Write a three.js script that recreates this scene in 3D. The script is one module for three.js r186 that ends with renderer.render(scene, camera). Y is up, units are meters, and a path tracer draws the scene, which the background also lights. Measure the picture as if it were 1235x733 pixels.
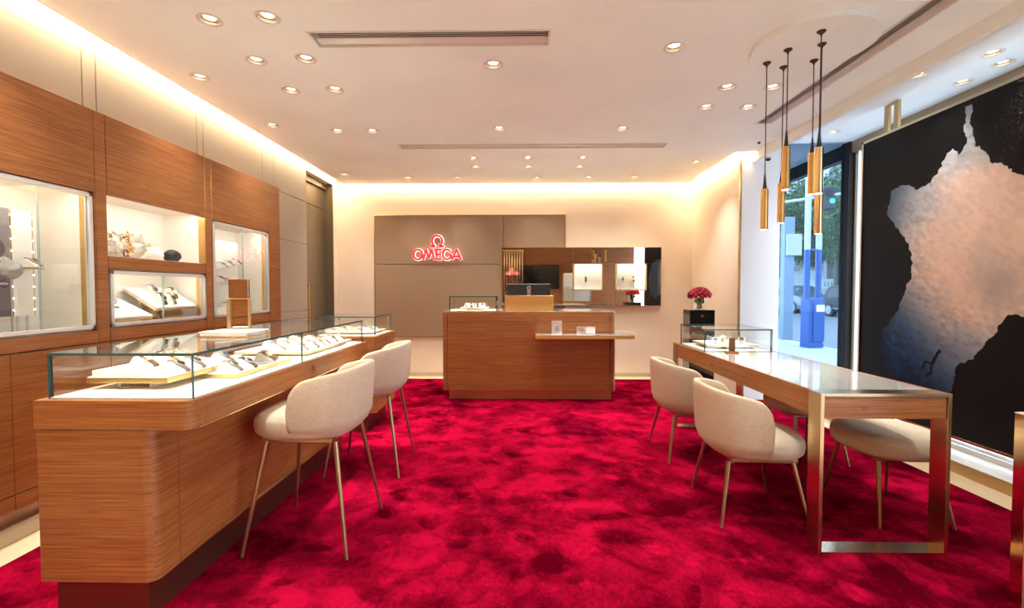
import * as THREE from 'three';
import { RoundedBoxGeometry } from 'three/addons/geometries/RoundedBoxGeometry.js';
import { mergeGeometries, mergeVertices, toCreasedNormals } from 'three/addons/utils/BufferGeometryUtils.js';
import { RectAreaLightUniformsLib } from 'three/addons/lights/RectAreaLightUniformsLib.js';

// ---------------------------------------------------------------- camera, sky, exposure
const scene = new THREE.Scene();
const F = 555, CX = 617.5, CY = 366.5, EYE = 1.24;
const YAW = Math.atan((627 - CX) / F), PITCH = -Math.atan((CY - 349) / Math.hypot(F, 627 - CX));
const camera = new THREE.PerspectiveCamera(2 * Math.atan(CY / F) * 180 / Math.PI, 1235 / 733, 0.05, 400);
camera.position.set(0, EYE, 0);
const look = new THREE.Vector3(-Math.sin(YAW) * Math.cos(PITCH), Math.sin(PITCH), -Math.cos(YAW) * Math.cos(PITCH));
camera.lookAt(look.x, EYE + look.y, look.z);
scene.add(camera);
const renderer = new THREE.WebGLRenderer({ antialias: true });
renderer.toneMapping = THREE.LinearToneMapping;
renderer.toneMappingExposure = 1.28;
renderer.shadowMap.enabled = true;
RectAreaLightUniformsLib.init();
scene.background = new THREE.Color().setRGB(4.0, 4.8, 5.8);      // overcast daylight over the street
const SPOT = 6.4, COVE = 23, CASE = 11;
const LAMP_COLOR = new THREE.Color().setRGB(0.99, 1, 0.95);
const COVE_COLOR = new THREE.Color().setRGB(1, 0.8, 0.53);
const CASE_COLOR = new THREE.Color().setRGB(1, 0.93, 0.82);

// pixel of the photograph -> direction, and the point where it meets a plane
const RIGHT = new THREE.Vector3().crossVectors(look, new THREE.Vector3(0, 1, 0)).normalize();
const UPV = new THREE.Vector3().crossVectors(RIGHT, look);
function ray(x, y) { return look.clone().addScaledVector(RIGHT, (x - CX) / F).addScaledVector(UPV, -(y - CY) / F); }
function onY(x, y, Y) { const q = ray(x, y); return q.multiplyScalar((Y - EYE) / q.y).add(new THREE.Vector3(0, EYE, 0)); }
function onX(x, y, X) { const q = ray(x, y); return q.multiplyScalar(X / q.x).add(new THREE.Vector3(0, EYE, 0)); }
function onZ(x, y, Z) { const q = ray(x, y); return q.multiplyScalar(Z / q.z).add(new THREE.Vector3(0, EYE, 0)); }

// ---------------------------------------------------------------- noise and textures
let seed = 7;
function rnd() { seed = (seed * 1664525 + 1013904223) >>> 0; return seed / 4294967296; }
function hash(i, j, k) { let h = (i * 374761393 + j * 668265263 + k * 974634777) | 0; h = Math.imul(h ^ (h >>> 13), 1274126177); return ((h ^ (h >>> 16)) >>> 0) / 4294967296; }
function noise(x, y, px, py, k = 0) {                                // value noise that repeats after px, py cells
  const i = Math.floor(x), j = Math.floor(y); let u = x - i, v = y - j; u = u * u * (3 - 2 * u); v = v * v * (3 - 2 * v);
  const w = (n, m) => ((n % m) + m) % m;
  const a = hash(w(i, px), w(j, py), k), b = hash(w(i + 1, px), w(j, py), k), c = hash(w(i, px), w(j + 1, py), k), d = hash(w(i + 1, px), w(j + 1, py), k);
  return a + (b - a) * u + (c - a) * v + (a - b - c + d) * u * v;
}
function fbm(x, y, px, py, k, o = 4) { let s = 0, a = 0.5, t = 0; for (let n = 0; n < o; n++) { s += a * noise(x, y, px, py, k + n); t += a; a *= 0.5; x *= 2; y *= 2; px *= 2; py *= 2; } return s / t; }
const clamp = (x, a = 0, b = 1) => Math.min(b, Math.max(a, x));
const smooth = (a, b, x) => { const t = clamp((x - a) / (b - a)); return t * t * (3 - 2 * t); };
const mix3 = (a, b, t) => [a[0] + (b[0] - a[0]) * t, a[1] + (b[1] - a[1]) * t, a[2] + (b[2] - a[2]) * t];
function dataTex(w, h, fn, srgb = true, repeat = true) {
  const d = new Uint8Array(w * h * 4);
  for (let j = 0; j < h; j++) for (let i = 0; i < w; i++) { const c = fn(i / w, j / h, i, j), o = (j * w + i) * 4; d[o] = clamp(c[0], 0, 255); d[o + 1] = clamp(c[1], 0, 255); d[o + 2] = clamp(c[2], 0, 255); d[o + 3] = 255; }
  const t = new THREE.DataTexture(d, w, h, THREE.RGBAFormat);
  t.magFilter = THREE.LinearFilter; t.minFilter = THREE.LinearFilter; if (srgb) t.colorSpace = THREE.SRGBColorSpace;
  if (repeat) t.wrapS = t.wrapT = THREE.RepeatWrapping;
  t.needsUpdate = true; return t;
}
const grey = (v) => [v, v, v];
// fine straight-grained veneer, one tile is 1.5 m along the grain and 0.75 m across
function veneer(dark, light, k) {
  return dataTex(1024, 1024, (u, v) => {
    const wav = 0.1 * noise(u * 2, v * 6, 2, 6, k + 30);
    const streak = noise(u * 7, (v + wav * 0.02) * 230, 7, 230, k), fine = noise(u * 18, v * 470, 18, 470, k + 1), broad = fbm(u * 2, v * 14, 2, 14, k + 2, 3);
    const pore = noise(u * 40, v * 420, 40, 420, k + 9);
    let t = 0.42 * streak + 0.4 * fine + 0.18 * broad; t = smooth(0.1, 0.85, t);
    let c = mix3(dark, light, t); if (pore > 0.86) c = mix3(c, dark, 0.5);
    return c;
  });
}
const woodTex = veneer([154, 97, 59], [208, 148, 99], 3);
const woodBump = dataTex(512, 512, (u, v) => grey(255 * (0.6 * noise(u * 6, v * 150, 6, 150, 3) + 0.4 * noise(u * 20, v * 256, 20, 256, 5))), false);
const linenTex = dataTex(512, 512, (u, v) => {
  const a = noise(u * 120, v * 14, 120, 14, 41), b = noise(u * 14, v * 120, 14, 120, 42), p = fbm(u * 4, v * 4, 4, 4, 43, 2);
  return mix3([196, 178, 156], [236, 222, 203], clamp(0.42 * a + 0.42 * b + 0.16 * p));
});
const linenBump = dataTex(512, 512, (u, v) => grey(255 * clamp(0.25 * (Math.sin(u * Math.PI * 128) + Math.sin(v * Math.PI * 128)) + 0.5 * noise(u * 120, v * 14, 120, 14, 41) + 0.0 + 0.5 * noise(u * 14, v * 120, 14, 120, 42))), false);
const leatherBump = dataTex(512, 512, (u, v) => grey(255 * fbm(u * 64, v * 64, 64, 64, 55, 3)), false);
const plasterTex = dataTex(512, 512, (u, v) => grey(244 + 11 * fbm(u * 5, v * 5, 5, 5, 61, 5)));
const stoneTex = dataTex(512, 512, (u, v) => mix3([224, 205, 176], [244, 231, 208], fbm(u * 6, v * 6, 6, 6, 71, 5)));
const marbleTex = dataTex(512, 512, (u, v) => { const n = fbm(u * 4, v * 4, 4, 4, 75, 5); return mix3([214, 216, 218], [246, 246, 244], smooth(0.3, 0.55, n)); });
const brushTex = dataTex(256, 512, (u, v) => grey(150 + 105 * noise(u * 256, v * 4, 256, 4, 81)), false);
// cut-pile carpet: brushed patches of pile that lie different ways, with a tufted grain
const pile = new Float32Array(2048 * 2048);                           // footmarks and brush marks pressed into the pile, 2.47 mm by 4.14 mm a cell
seed = 77;
for (let n = 0; n < 5200; n++) {
  const small = n > 1700, cx = rnd() * 5.065, cz = rnd() * 8.48, a = (small ? 0.025 + 0.035 * rnd() : 0.05 + 0.07 * rnd()), b = a * (1.3 + 1.5 * rnd()), th = rnd() * Math.PI, up = rnd() < 0.5, v = up ? 0.08 + 0.14 * rnd() : -(0.1 + (rnd() < 0.2 ? 0.34 : 0.16) * rnd()), co = Math.cos(th), si = Math.sin(th);
  for (let j = Math.max(0, Math.floor((cz - b) / 0.00414)); j < Math.min(2048, (cz + b) / 0.00414); j++) for (let i = Math.max(0, Math.floor((cx - b) / 0.00247)); i < Math.min(2048, (cx + b) / 0.00247); i++) {
    const dx = i * 0.00247 - cx, dz = j * 0.00414 - cz, p = (dx * co + dz * si) / a, q = (-dx * si + dz * co) / b, d = p * p + q * q; if (d < 1) pile[j * 2048 + i] += v * smooth(1, 0.55, d) * (up ? 1 : 0.75 + 0.25 * p);
  }
}
const carpetTex = dataTex(2048, 2048, (u, v, i, j) => {
  const wx = fbm(u * 10, v * 16, 10, 16, 90, 2) - 0.5, wy = fbm(u * 10, v * 16, 10, 16, 95, 2) - 0.5;
  const a = fbm((u + wx * 0.05) * 22, (v + wy * 0.03) * 40, 22, 40, 100, 4), c = fbm(u * 4, v * 7, 4, 7, 120, 3), g = noise(u * 900, v * 1100, 900, 1100, 130), g2 = noise(u * 300, v * 420, 300, 420, 131);
  const ii = clamp(Math.round(i + wx * 26), 0, 2047), jj = clamp(Math.round(j + wy * 18), 0, 2047);
  const t = clamp(0.52 + pile[jj * 2048 + ii] + 1.0 * (a - 0.5) + 0.55 * (c - 0.5) + 0.3 * (g - 0.5) + 0.2 * (g2 - 0.5));
  return mix3([70, 0, 13], [158, 8, 44], t);
});
const carpetBump = dataTex(512, 512, (u, v) => grey(255 * clamp(0.6 * noise(u * 128, v * 128, 128, 128, 140) + 0.4 * fbm(u * 24, v * 24, 24, 24, 141, 2))), false);
const pavingTex = dataTex(256, 256, (u, v) => grey(142 + 24 * noise(u * 128, v * 128, 128, 128, 155) + 16 * fbm(u * 6, v * 6, 6, 6, 156, 3)));
const asphaltTex = dataTex(256, 256, (u, v) => grey(112 + 26 * noise(u * 128, v * 128, 128, 128, 150) + 18 * fbm(u * 6, v * 6, 6, 6, 151, 3)));

// ---------------------------------------------------------------- materials
const std = (o) => new THREE.MeshStandardMaterial(o), phy = (o) => new THREE.MeshPhysicalMaterial(o);
const rgb = (r, g, b) => new THREE.Color().setRGB(r, g, b);
function rep(t, u, v = u) { const c = t.clone(); c.repeat.set(u, v); c.needsUpdate = true; return c; }
const wMap = rep(woodTex, 1 / 1.5, 1 / 0.75), wBump = rep(woodBump, 1 / 1.5, 1 / 0.75);
const M = {
  wood: phy({ map: wMap, bumpMap: wBump, bumpScale: 0.0006, roughness: 0.42, color: rgb(0.63, 0.5, 0.31) }),
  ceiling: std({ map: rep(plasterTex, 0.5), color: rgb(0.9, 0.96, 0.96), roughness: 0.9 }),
  cream: std({ map: rep(plasterTex, 0.5), color: rgb(0.78, 0.66, 0.53), roughness: 0.85 }),
  white: std({ map: rep(plasterTex, 0.5), color: rgb(0.86, 0.86, 0.86), roughness: 0.8 }),
  leather: phy({ color: rgb(0.4, 0.345, 0.275), roughness: 0.62, bumpMap: rep(leatherBump, 4), bumpScale: 0.0004 }),
  taupe: phy({ color: rgb(0.31, 0.2, 0.12), roughness: 0.65, bumpMap: rep(leatherBump, 4), bumpScale: 0.0004 }),
  doorBronze: phy({ color: rgb(0.2, 0.155, 0.1), roughness: 0.32, metalness: 0.5 }),
  stone: std({ map: rep(stoneTex, 0.7), color: rgb(0.85, 0.76, 0.62), roughness: 0.4 }),
  marble: phy({ map: rep(marbleTex, 0.8), roughness: 0.22 }),
  plinthStone: std({ map: rep(stoneTex, 0.7), color: rgb(0.62, 0.58, 0.52), roughness: 0.5 }),
  carpet: phy({ map: carpetTex, bumpMap: rep(carpetBump, 14, 22), bumpScale: 0.004, roughness: 1, specularIntensity: 0, sheen: 0.3, sheenRoughness: 0.6, sheenColor: rgb(0.55, 0.03, 0.09) }),
  linen: phy({ color: rgb(0.84, 0.8, 0.72), map: rep(linenTex, 1 / 0.16), bumpMap: rep(linenBump, 1 / 0.16), bumpScale: 0.0006, roughness: 0.95, sheen: 0.25, sheenColor: rgb(0.8, 0.7, 0.6) }),
  bronze: phy({ color: rgb(0.66, 0.47, 0.27), metalness: 1, roughness: 0.24 }),
  polished: phy({ color: rgb(0.74, 0.55, 0.34), metalness: 1, roughness: 0.12 }),
  brushed: phy({ color: rgb(0.58, 0.4, 0.2), metalness: 1, roughness: 0.42, bumpMap: rep(brushTex, 4, 1), bumpScale: 0.0002 }),
  darkBronze: phy({ color: rgb(0.2, 0.1, 0.06), metalness: 0.85, roughness: 0.34 }),
  headBronze: phy({ color: rgb(0.4, 0.3, 0.19), metalness: 0.6, roughness: 0.5 }),
  postBronze: phy({ color: rgb(0.16, 0.09, 0.03), metalness: 0.6, roughness: 0.5 }),
  legBronze: phy({ color: rgb(0.42, 0.31, 0.17), metalness: 0.9, roughness: 0.32 }),
  gold: phy({ color: rgb(0.83, 0.6, 0.3), metalness: 1, roughness: 0.26 }),
  goldBrushed: phy({ color: rgb(0.74, 0.46, 0.16), metalness: 1, roughness: 0.36, bumpMap: rep(brushTex, 2, 1), bumpScale: 0.0001 }),
  trayGold: phy({ color: rgb(0.72, 0.54, 0.24), metalness: 1, roughness: 0.3 }),
  steel: phy({ color: rgb(0.4, 0.38, 0.36), metalness: 1, roughness: 0.33 }),
  alu: phy({ color: rgb(0.72, 0.7, 0.67), metalness: 0.4, roughness: 0.4 }),
  black: phy({ color: rgb(0.012, 0.012, 0.013), roughness: 0.45 }),
  blackGloss: phy({ color: rgb(0.01, 0.009, 0.008), roughness: 0.06, clearcoat: 1, clearcoatRoughness: 0.03 }),
  screen: phy({ color: rgb(0.006, 0.006, 0.007), roughness: 0.12 }),
  mirror: phy({ color: rgb(0.68, 0.66, 0.62), metalness: 1, roughness: 0.015 }),
  clearMirror: phy({ color: rgb(0.85, 0.83, 0.8), metalness: 1, roughness: 0.01 }),
  lining: std({ color: rgb(0.86, 0.8, 0.71), roughness: 0.8 }),
  pad: std({ color: rgb(0.88, 0.85, 0.79), roughness: 0.8 }),
  cushion: std({ color: rgb(0.86, 0.82, 0.75), roughness: 0.85 }),
  lacquer: phy({ color: rgb(0.58, 0.53, 0.47), roughness: 0.1, clearcoat: 1, clearcoatRoughness: 0.04 }),
  streetGlass: phy({ color: rgb(0.97, 0.985, 0.99), specularIntensity: 0.12, transmission: 1, thickness: 0, roughness: 0.0, ior: 1.5 }),
  softEdge: phy({ color: rgb(0.32, 0.42, 0.4), roughness: 0.2 }),
  glass: phy({ color: rgb(0.98, 0.995, 0.985), transmission: 1, thickness: 0, roughness: 0.0, ior: 1.5 }),
  glassEdge: phy({ color: rgb(0.035, 0.1, 0.105), roughness: 0.12 }),
  tinted: phy({ color: rgb(0.66, 0.75, 0.84), specularIntensity: 0.12, transmission: 1, thickness: 0, roughness: 0.0, ior: 1.5 }),
  acrylic: phy({ color: rgb(0.97, 0.95, 0.93), transmission: 0.75, thickness: 0, roughness: 0.05, ior: 1.45 }),
  paper: std({ color: rgb(0.85, 0.83, 0.8), roughness: 0.8 }),
  greyPrint: std({ color: rgb(0.3, 0.28, 0.27), roughness: 0.8 }),
  red: phy({ color: rgb(0.72, 0.012, 0.02), roughness: 0.3, emissive: rgb(1, 0.02, 0.04), emissiveIntensity: 0.6 }),
  signGlow: std({ color: rgb(0.9, 0.9, 0.9), emissive: rgb(1, 0.9, 0.82), emissiveIntensity: 0.8 }),
  lamp: std({ color: rgb(1, 1, 1), emissive: rgb(1, 0.93, 0.8), emissiveIntensity: 9 }),
  coveLamp: std({ color: rgb(1, 1, 1), emissive: COVE_COLOR, emissiveIntensity: 3.2 }),
  caseLamp: std({ color: rgb(1, 1, 1), emissive: CASE_COLOR, emissiveIntensity: 3 }),
  baffle: phy({ color: rgb(0.5, 0.44, 0.34), metalness: 0.7, roughness: 0.4 }),
  slotShade: std({ color: rgb(0.16, 0.155, 0.15), roughness: 0.6 }),  // dark tone standing for shade in the track slots
  ventAlu: phy({ color: rgb(0.75, 0.71, 0.68), roughness: 0.45, metalness: 0.3 }),
  cable: std({ color: rgb(0.03, 0.022, 0.02), roughness: 0.5 }),
  frameDark: phy({ color: rgb(0.02, 0.016, 0.013), roughness: 0.6, specularIntensity: 0.4 }),
  soffit: std({ color: rgb(0.4, 0.41, 0.43), roughness: 0.7 }),
  asphalt: std({ map: rep(asphaltTex, 0.5), color: rgb(0.62, 0.66, 0.7), roughness: 0.9 }),
  paving: std({ map: rep(pavingTex, 0.4), roughness: 0.85 }),
  paintBlue: phy({ color: rgb(0.006, 0.06, 0.24), roughness: 0.4 }),
  paintWhite: phy({ color: rgb(0.42, 0.45, 0.48), roughness: 0.45 }),
  paleBlue: phy({ color: rgb(0.16, 0.22, 0.28), roughness: 0.5 }),
  bark: std({ color: rgb(0.17, 0.15, 0.13), roughness: 0.9 }),
  carPaint: phy({ color: rgb(0.006, 0.009, 0.014), roughness: 0.3, specularIntensity: 0.4 }),
  tyre: std({ color: rgb(0.015, 0.015, 0.016), roughness: 0.8 }),
  green: phy({ color: rgb(0.05, 0.16, 0.03), roughness: 0.6 }),
  petal: phy({ color: rgb(0.42, 0.008, 0.03), roughness: 0.7, sheen: 0.4, sheenColor: rgb(0.6, 0.05, 0.1) }),
  vase: phy({ color: rgb(0.96, 0.98, 0.97), transmission: 1, thickness: 0, roughness: 0.02, ior: 1.45 }),
  coral: std({ color: rgb(0.85, 0.78, 0.66), roughness: 0.85 }),
  strapBrown: std({ color: rgb(0.16, 0.075, 0.035), roughness: 0.6 }),
  strapBlack: std({ color: rgb(0.02, 0.019, 0.019), roughness: 0.6 }),
  dialBlack: phy({ color: rgb(0.015, 0.015, 0.018), roughness: 0.15 }),
  dialWhite: phy({ color: rgb(0.8, 0.79, 0.77), roughness: 0.15 }),
  dialBlue: phy({ color: rgb(0.02, 0.05, 0.16), roughness: 0.15 }),
};

// ---------------------------------------------------------------- building helpers
function uvm(g, along = 'x') {                                       // uv in metres by the way each face points; u is horizontal
  const p = g.attributes.position, n = g.attributes.normal, uv = new Float32Array(p.count * 2);
  for (let i = 0; i < p.count; i++) {
    const ax = Math.abs(n.getX(i)), ay = Math.abs(n.getY(i)), az = Math.abs(n.getZ(i));
    let u, v;
    if (ay > ax && ay > az) { [u, v] = along === 'z' ? [p.getZ(i), p.getX(i)] : [p.getX(i), p.getZ(i)]; }
    else if (ax > az) { u = p.getZ(i); v = p.getY(i); } else { u = p.getX(i); v = p.getY(i); }
    uv[2 * i] = u; uv[2 * i + 1] = v;
  }
  g.setAttribute('uv', new THREE.BufferAttribute(uv, 2)); return g;
}
function box(x0, x1, y0, y1, z0, z1, r = 0, along = 'x') {
  const w = Math.abs(x1 - x0), h = Math.abs(y1 - y0), d = Math.abs(z1 - z0);
  const g = r > 0 ? new RoundedBoxGeometry(w, h, d, 2, Math.min(r, w / 2.01, h / 2.01, d / 2.01)) : new THREE.BoxGeometry(w, h, d);
  g.translate((x0 + x1) / 2, (y0 + y1) / 2, (z0 + z1) / 2);
  return uvm(g, along);
}
function join(list) {
  if (list.length === 1) return list[0];
  const gs = list.map((g) => { const c = g.index ? g.toNonIndexed() : g.clone(); for (const k of Object.keys(c.attributes)) if (!['position', 'normal', 'uv'].includes(k)) c.deleteAttribute(k); c.clearGroups?.(); return c; });
  return mergeGeometries(gs);
}
function cyl(r0, r1, h, seg = 24, open = false) { return new THREE.CylinderGeometry(r0, r1, h, seg, 1, open); }
function bar(a, b, r0, r1 = r0, seg = 8) {                           // round bar from a to b
  const A = new THREE.Vector3(...a), B = new THREE.Vector3(...b), d = B.clone().sub(A), g = new THREE.CylinderGeometry(r1, r0, d.length(), seg);
  g.applyQuaternion(new THREE.Quaternion().setFromUnitVectors(new THREE.Vector3(0, 1, 0), d.clone().normalize()));
  return g.translate((A.x + B.x) / 2, (A.y + B.y) / 2, (A.z + B.z) / 2);
}
const taken = new Map();
function numbered(name) { const n = taken.get(name) ?? 0; taken.set(name, n + 1); return n ? name + '_' + String(n).padStart(3, '0') : name; }
function mesh(name, g, m, parent, label) {
  const o = new THREE.Mesh(Array.isArray(g) ? join(g) : g, m);
  o.name = parent ? name : numbered(name); o.castShadow = o.receiveShadow = true; (parent || scene).add(o);
  if (label) o.userData.label = label; return o;
}
function thing(name, label, category, pos = [0, 0, 0], turn = 0, group) {
  const o = new THREE.Group(); o.name = numbered(name); o.position.set(...pos); o.rotation.y = turn; scene.add(o);
  o.userData = { label, category }; if (group) o.userData.group = group; return o;
}
function single(name, g, m, label, category, group) { const o = mesh(name, g, m); o.userData = { label, category }; if (group) o.userData.group = group; return o; }
function struct(name, g, m, label) { const o = mesh(name, g, m); o.userData = { kind: 'structure', label }; return o; }
function dup(root, pos, turn, label, group) {
  const r = root.clone(); r.name = numbered(root.name.replace(/_\d{3}$/, '')); r.position.set(...pos); if (turn !== undefined) r.rotation.y = turn; scene.add(r);
  r.userData = { ...root.userData }; if (label) r.userData.label = label; if (group) r.userData.group = group; return r;
}
function shapeOf(pts) { const s = new THREE.Shape(); pts.forEach(([x, y], i) => (i ? s.lineTo(x, y) : s.moveTo(x, y))); s.closePath(); return s; }
function flat(shape, depth, y) { const g = new THREE.ExtrudeGeometry(shape, { depth, bevelEnabled: false, curveSegments: 20 }); g.rotateX(-Math.PI / 2); g.translate(0, y, 0); return uvm(g); } // shape in (x, -z)
function rectLight(x, y, z, w, h, dir, color, intensity) {
  const l = new THREE.RectAreaLight(color, intensity, w, h); l.position.set(x, y, z); scene.add(l); l.lookAt(x + dir[0], y + dir[1], z + dir[2]); l.name = 'strip_light_source'; return l;
}
function spot(x, y, z, I, angle, color = LAMP_COLOR, to = [0, -1, 0], pen = 0.7) {
  const s = new THREE.SpotLight(color, I, 0, angle, pen, 2); s.position.set(x, y, z); s.target.position.set(x + to[0], y + to[1], z + to[2]); s.castShadow = true; s.shadow.radius = 1.5; s.name = 'spot_source'; scene.add(s); scene.add(s.target); return s;
}
// glass sheet: two clear faces and dark green cut edges
function pane(name, x0, x1, y0, y1, z0, z1, parent, edge = M.glassEdge, clear = M.glass) {
  const g = new THREE.BoxGeometry(Math.abs(x1 - x0), Math.abs(y1 - y0), Math.abs(z1 - z0)); g.translate((x0 + x1) / 2, (y0 + y1) / 2, (z0 + z1) / 2);
  const d = [Math.abs(x1 - x0), Math.abs(y1 - y0), Math.abs(z1 - z0)], thin = d.indexOf(Math.min(...d));
  const o = new THREE.Mesh(g, [0, 0, 1, 1, 2, 2].map((a) => (a === thin ? clear : edge))); o.name = name; o.castShadow = o.receiveShadow = true; parent.add(o); return o;
}

// ================================================================ ROOM SHELL
const BACK = -6.62, REAR = 2.2, CEIL = 2.73, XL = -2.62, XR = 2.45, PIER = -5.18, SLAB = 3.05, FAC = 3.68, BAY = 2.86;
struct('floor', box(-3.1, 2.97, -0.12, -0.012, REAR, BACK - 0.1), M.stone, 'beige polished stone floor border around the carpet, with an added unseen bounce area');
{ // carpet
  const g = box(-2.315, 2.75, -0.012, 0.004, -0.85, -6.33);  // stops early: unseen stone stretch added to bounce light onto the ceiling
  const p = g.attributes.position, uv = g.attributes.uv; for (let i = 0; i < p.count; i++) uv.setXY(i, (p.getX(i) + 2.315) / 5.065, (p.getZ(i) + 6.33) / 8.48);
  single('carpet', g, M.carpet, 'crimson cut-pile carpet with brushed patches covering the shop floor', 'carpet');
}
// ceiling board with openings for downlights and vents
const lights = [[253, 24], [323, 21], [309, 73], [369, 71], [241, 93], [351, 109], [404, 108], [595, 78], [328, 151], [407, 158], [449, 158], [602, 155], [751, 155], [877, 105], [852, 129], [902, 129], [932, 105], [416, 210], [571, 191], [637, 190], [703, 190], [574, 201], [637, 201], [699, 201], [492, 214], [552, 214], [648, 214], [710, 213], [765, 213], [840, 195]].map(([x, y]) => onY(x, y, CEIL));
const offFrameFill = [[-1.716, -1.3], [-1.382, -1.3], [-0.18, -1.7], [0.95, -2.9], [0.95, -1.4], [-2.25, -1.9], [-0.18, -0.2], [0.95, -0.2], [1.86, -1.6], [-1.5, 0.6], [0.4, 1.2], [1.7, 0.6]].map(([x, z]) => new THREE.Vector3(x, CEIL, z));  // added fill lamps for the entrance end
const vents = [[-1.225, 0.168, -2.7, -2.85], [-1.245, 1.5, -4.775, -4.9], [2.12, 2.25, 0.6, -4.215]];
{
  const s = shapeOf([[-2.5, -REAR], [2.56, -REAR], [2.56, 5.09], [2.345, 5.09], [2.345, 6.53], [-2.5, 6.53]]);
  for (const p of [...lights, ...offFrameFill]) { const h = new THREE.Path(); h.absarc(p.x, -p.z, 0.048, 0, Math.PI * 2, true); s.holes.push(h); }
  for (const [x0, x1, z0, z1] of vents) { const h = new THREE.Path(); h.moveTo(x0, -z0); h.lineTo(x0, -z1); h.lineTo(x1, -z1); h.lineTo(x1, -z0); h.closePath(); s.holes.push(h); }
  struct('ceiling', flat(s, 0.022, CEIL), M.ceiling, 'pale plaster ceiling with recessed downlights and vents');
}
struct('ceiling_slab', box(-3.2, FAC + 0.1, SLAB, SLAB + 0.12, REAR + 0.1, -7.4), M.cream, 'structural slab above the dropped ceiling');
// downstand and window bay ceiling
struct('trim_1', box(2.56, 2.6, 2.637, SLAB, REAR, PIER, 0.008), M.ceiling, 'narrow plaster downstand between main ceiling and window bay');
const bayLights = [[1005, 160], [1108, 88], [1197, 64], [1210, 76], [1161, 99]].map(([x, y]) => onY(x, y, BAY));
{
  const s1 = shapeOf([[2.6, -REAR], [3.18, -REAR], [3.18, -PIER], [2.6, -PIER]]), s2 = shapeOf([[3.18, -REAR], [FAC, -REAR], [FAC, -PIER], [3.18, -PIER]]);
  for (const p of bayLights) { const h = new THREE.Path(); h.absarc(p.x, -p.z, 0.048, 0, Math.PI * 2, true); (p.x < 3.12 ? s1 : s2).holes.push(h); }
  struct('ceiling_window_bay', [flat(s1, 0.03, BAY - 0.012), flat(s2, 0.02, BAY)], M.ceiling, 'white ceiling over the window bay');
}
struct('ceiling_passage', box(2.885, FAC, BAY, BAY + 0.03, PIER - 0.02, -7.2), M.soffit, 'dark grey soffit beyond the glazed partition');
// walls
struct('wall_left', [box(-3.2, -3.05, -0.1, SLAB, REAR, BACK - 0.1), box(-3.05, XL, 2.285, SLAB, REAR, -4.72), box(-3.05, XL, 0, SLAB, -4.72, -5.61), box(-3.05, XL, 2.705, SLAB, -5.61, -6.44), box(-3.05, XL, 0, SLAB, -6.44, BACK)], M.cream, 'warm cream side wall behind the wooden display cabinets');
struct('wall_back', box(-3.2, 2.6, -0.1, SLAB, BACK, BACK - 0.15), M.cream, 'cream back wall washed by cove light');
struct('wall_rear', box(-3.2, FAC + 0.1, -0.1, SLAB, REAR, REAR + 0.15), M.wood, 'wood veneer wall opposite the back wall');
struct('wall_right', box(XR, 2.7, -0.1, SLAB, PIER - 0.012, -7.3), M.cream, 'cream return wall between back wall and white pier');
struct('wall_pier', box(XR + 0.006, 2.885, -0.1, SLAB, PIER, -7.3, 0.004), M.white, 'white painted pier beside the street window');
struct('trim_2', box(XR - 0.012, XR + 0.006, 0, CEIL + 0.06, PIER + 0.006, PIER - 0.02), M.gold, 'slim gold corner trim on the white pier');
struct('baseboard_back', box(-2.62, XR, -0.012, 0.042, BACK, BACK + 0.012, 0.003), M.plinthStone, 'low stone baseboard along the back wall');
struct('baseboard_right', box(XR - 0.012, XR, -0.012, 0.042, PIER, BACK, 0.003), M.plinthStone, 'low stone baseboard along the short return wall');
struct('baseboard_left', [box(-2.56, -2.53, -0.012, 0.16, REAR, -4.72), box(-2.53, -2.5, -0.012, 0.075, REAR, -4.72, 0.006), box(-2.62, -2.6, -0.012, 0.06, -4.72, -5.61)], M.plinthStone, 'stepped taupe plinth under the wooden wall cabinets');
// leather covered panels on the left wall, each its own piece
{
  const w = scene.getObjectByName('wall_left');
  const piece = (y0, y1, z0, z1) => mesh('panel', box(XL, XL + 0.02, y0 + 0.003, y1 - 0.003, z0 - 0.003, z1 + 0.003, 0.006), M.leather, w);
  const zs = [REAR, 1.0, 0.05, -0.04, -0.9, -0.99, -1.86, -1.94, -2.73, -2.82, -3.7, -3.775, -4.64, -4.855];
  for (let i = 0; i + 1 < zs.length; i++) piece(2.29, 2.69, zs[i], zs[i + 1]);
  piece(2.3, 2.69, -4.855, -5.6);
  for (const [a, b] of [[0.06, 0.9], [0.9, 0.987], [0.987, 1.79], [1.79, 2.3]]) piece(a, b, -4.73, -5.6);
}
{ // panelled door in the recess
  const d = thing('door_1', 'dark bronze panelled door recessed in the left wall', 'door', [0, 0, 0]); d.userData = { kind: 'structure', label: d.userData.label };
  mesh('door_leaf', box(-2.78, -2.74, 0.0, 2.35, -5.62, -6.43, 0.004), M.doorBronze, d);
  mesh('transom_panel', box(-2.78, -2.74, 2.358, 2.62, -5.62, -6.43, 0.004), M.doorBronze, d);
  mesh('door_frame', [box(-2.8, -2.7, 2.625, 2.705, -5.61, -6.44), box(-2.8, -2.615, 0, 2.705, -5.61, -5.622), box(-2.8, -2.615, 0, 2.705, -6.428, -6.44)], M.doorBronze, d);
  const h = mesh('handle', [box(-2.69, -2.675, 0.75, 1.33, -5.795, -5.825, 0.003)], M.goldBrushed, d, 'long brass pull handle');
  mesh('handle_mount', [box(-2.74, -2.676, 1.285, 1.32, -5.72, -5.825, 0.003), box(-2.74, -2.676, 0.76, 0.79, -5.72, -5.825, 0.003)], M.black, h);
}
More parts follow.
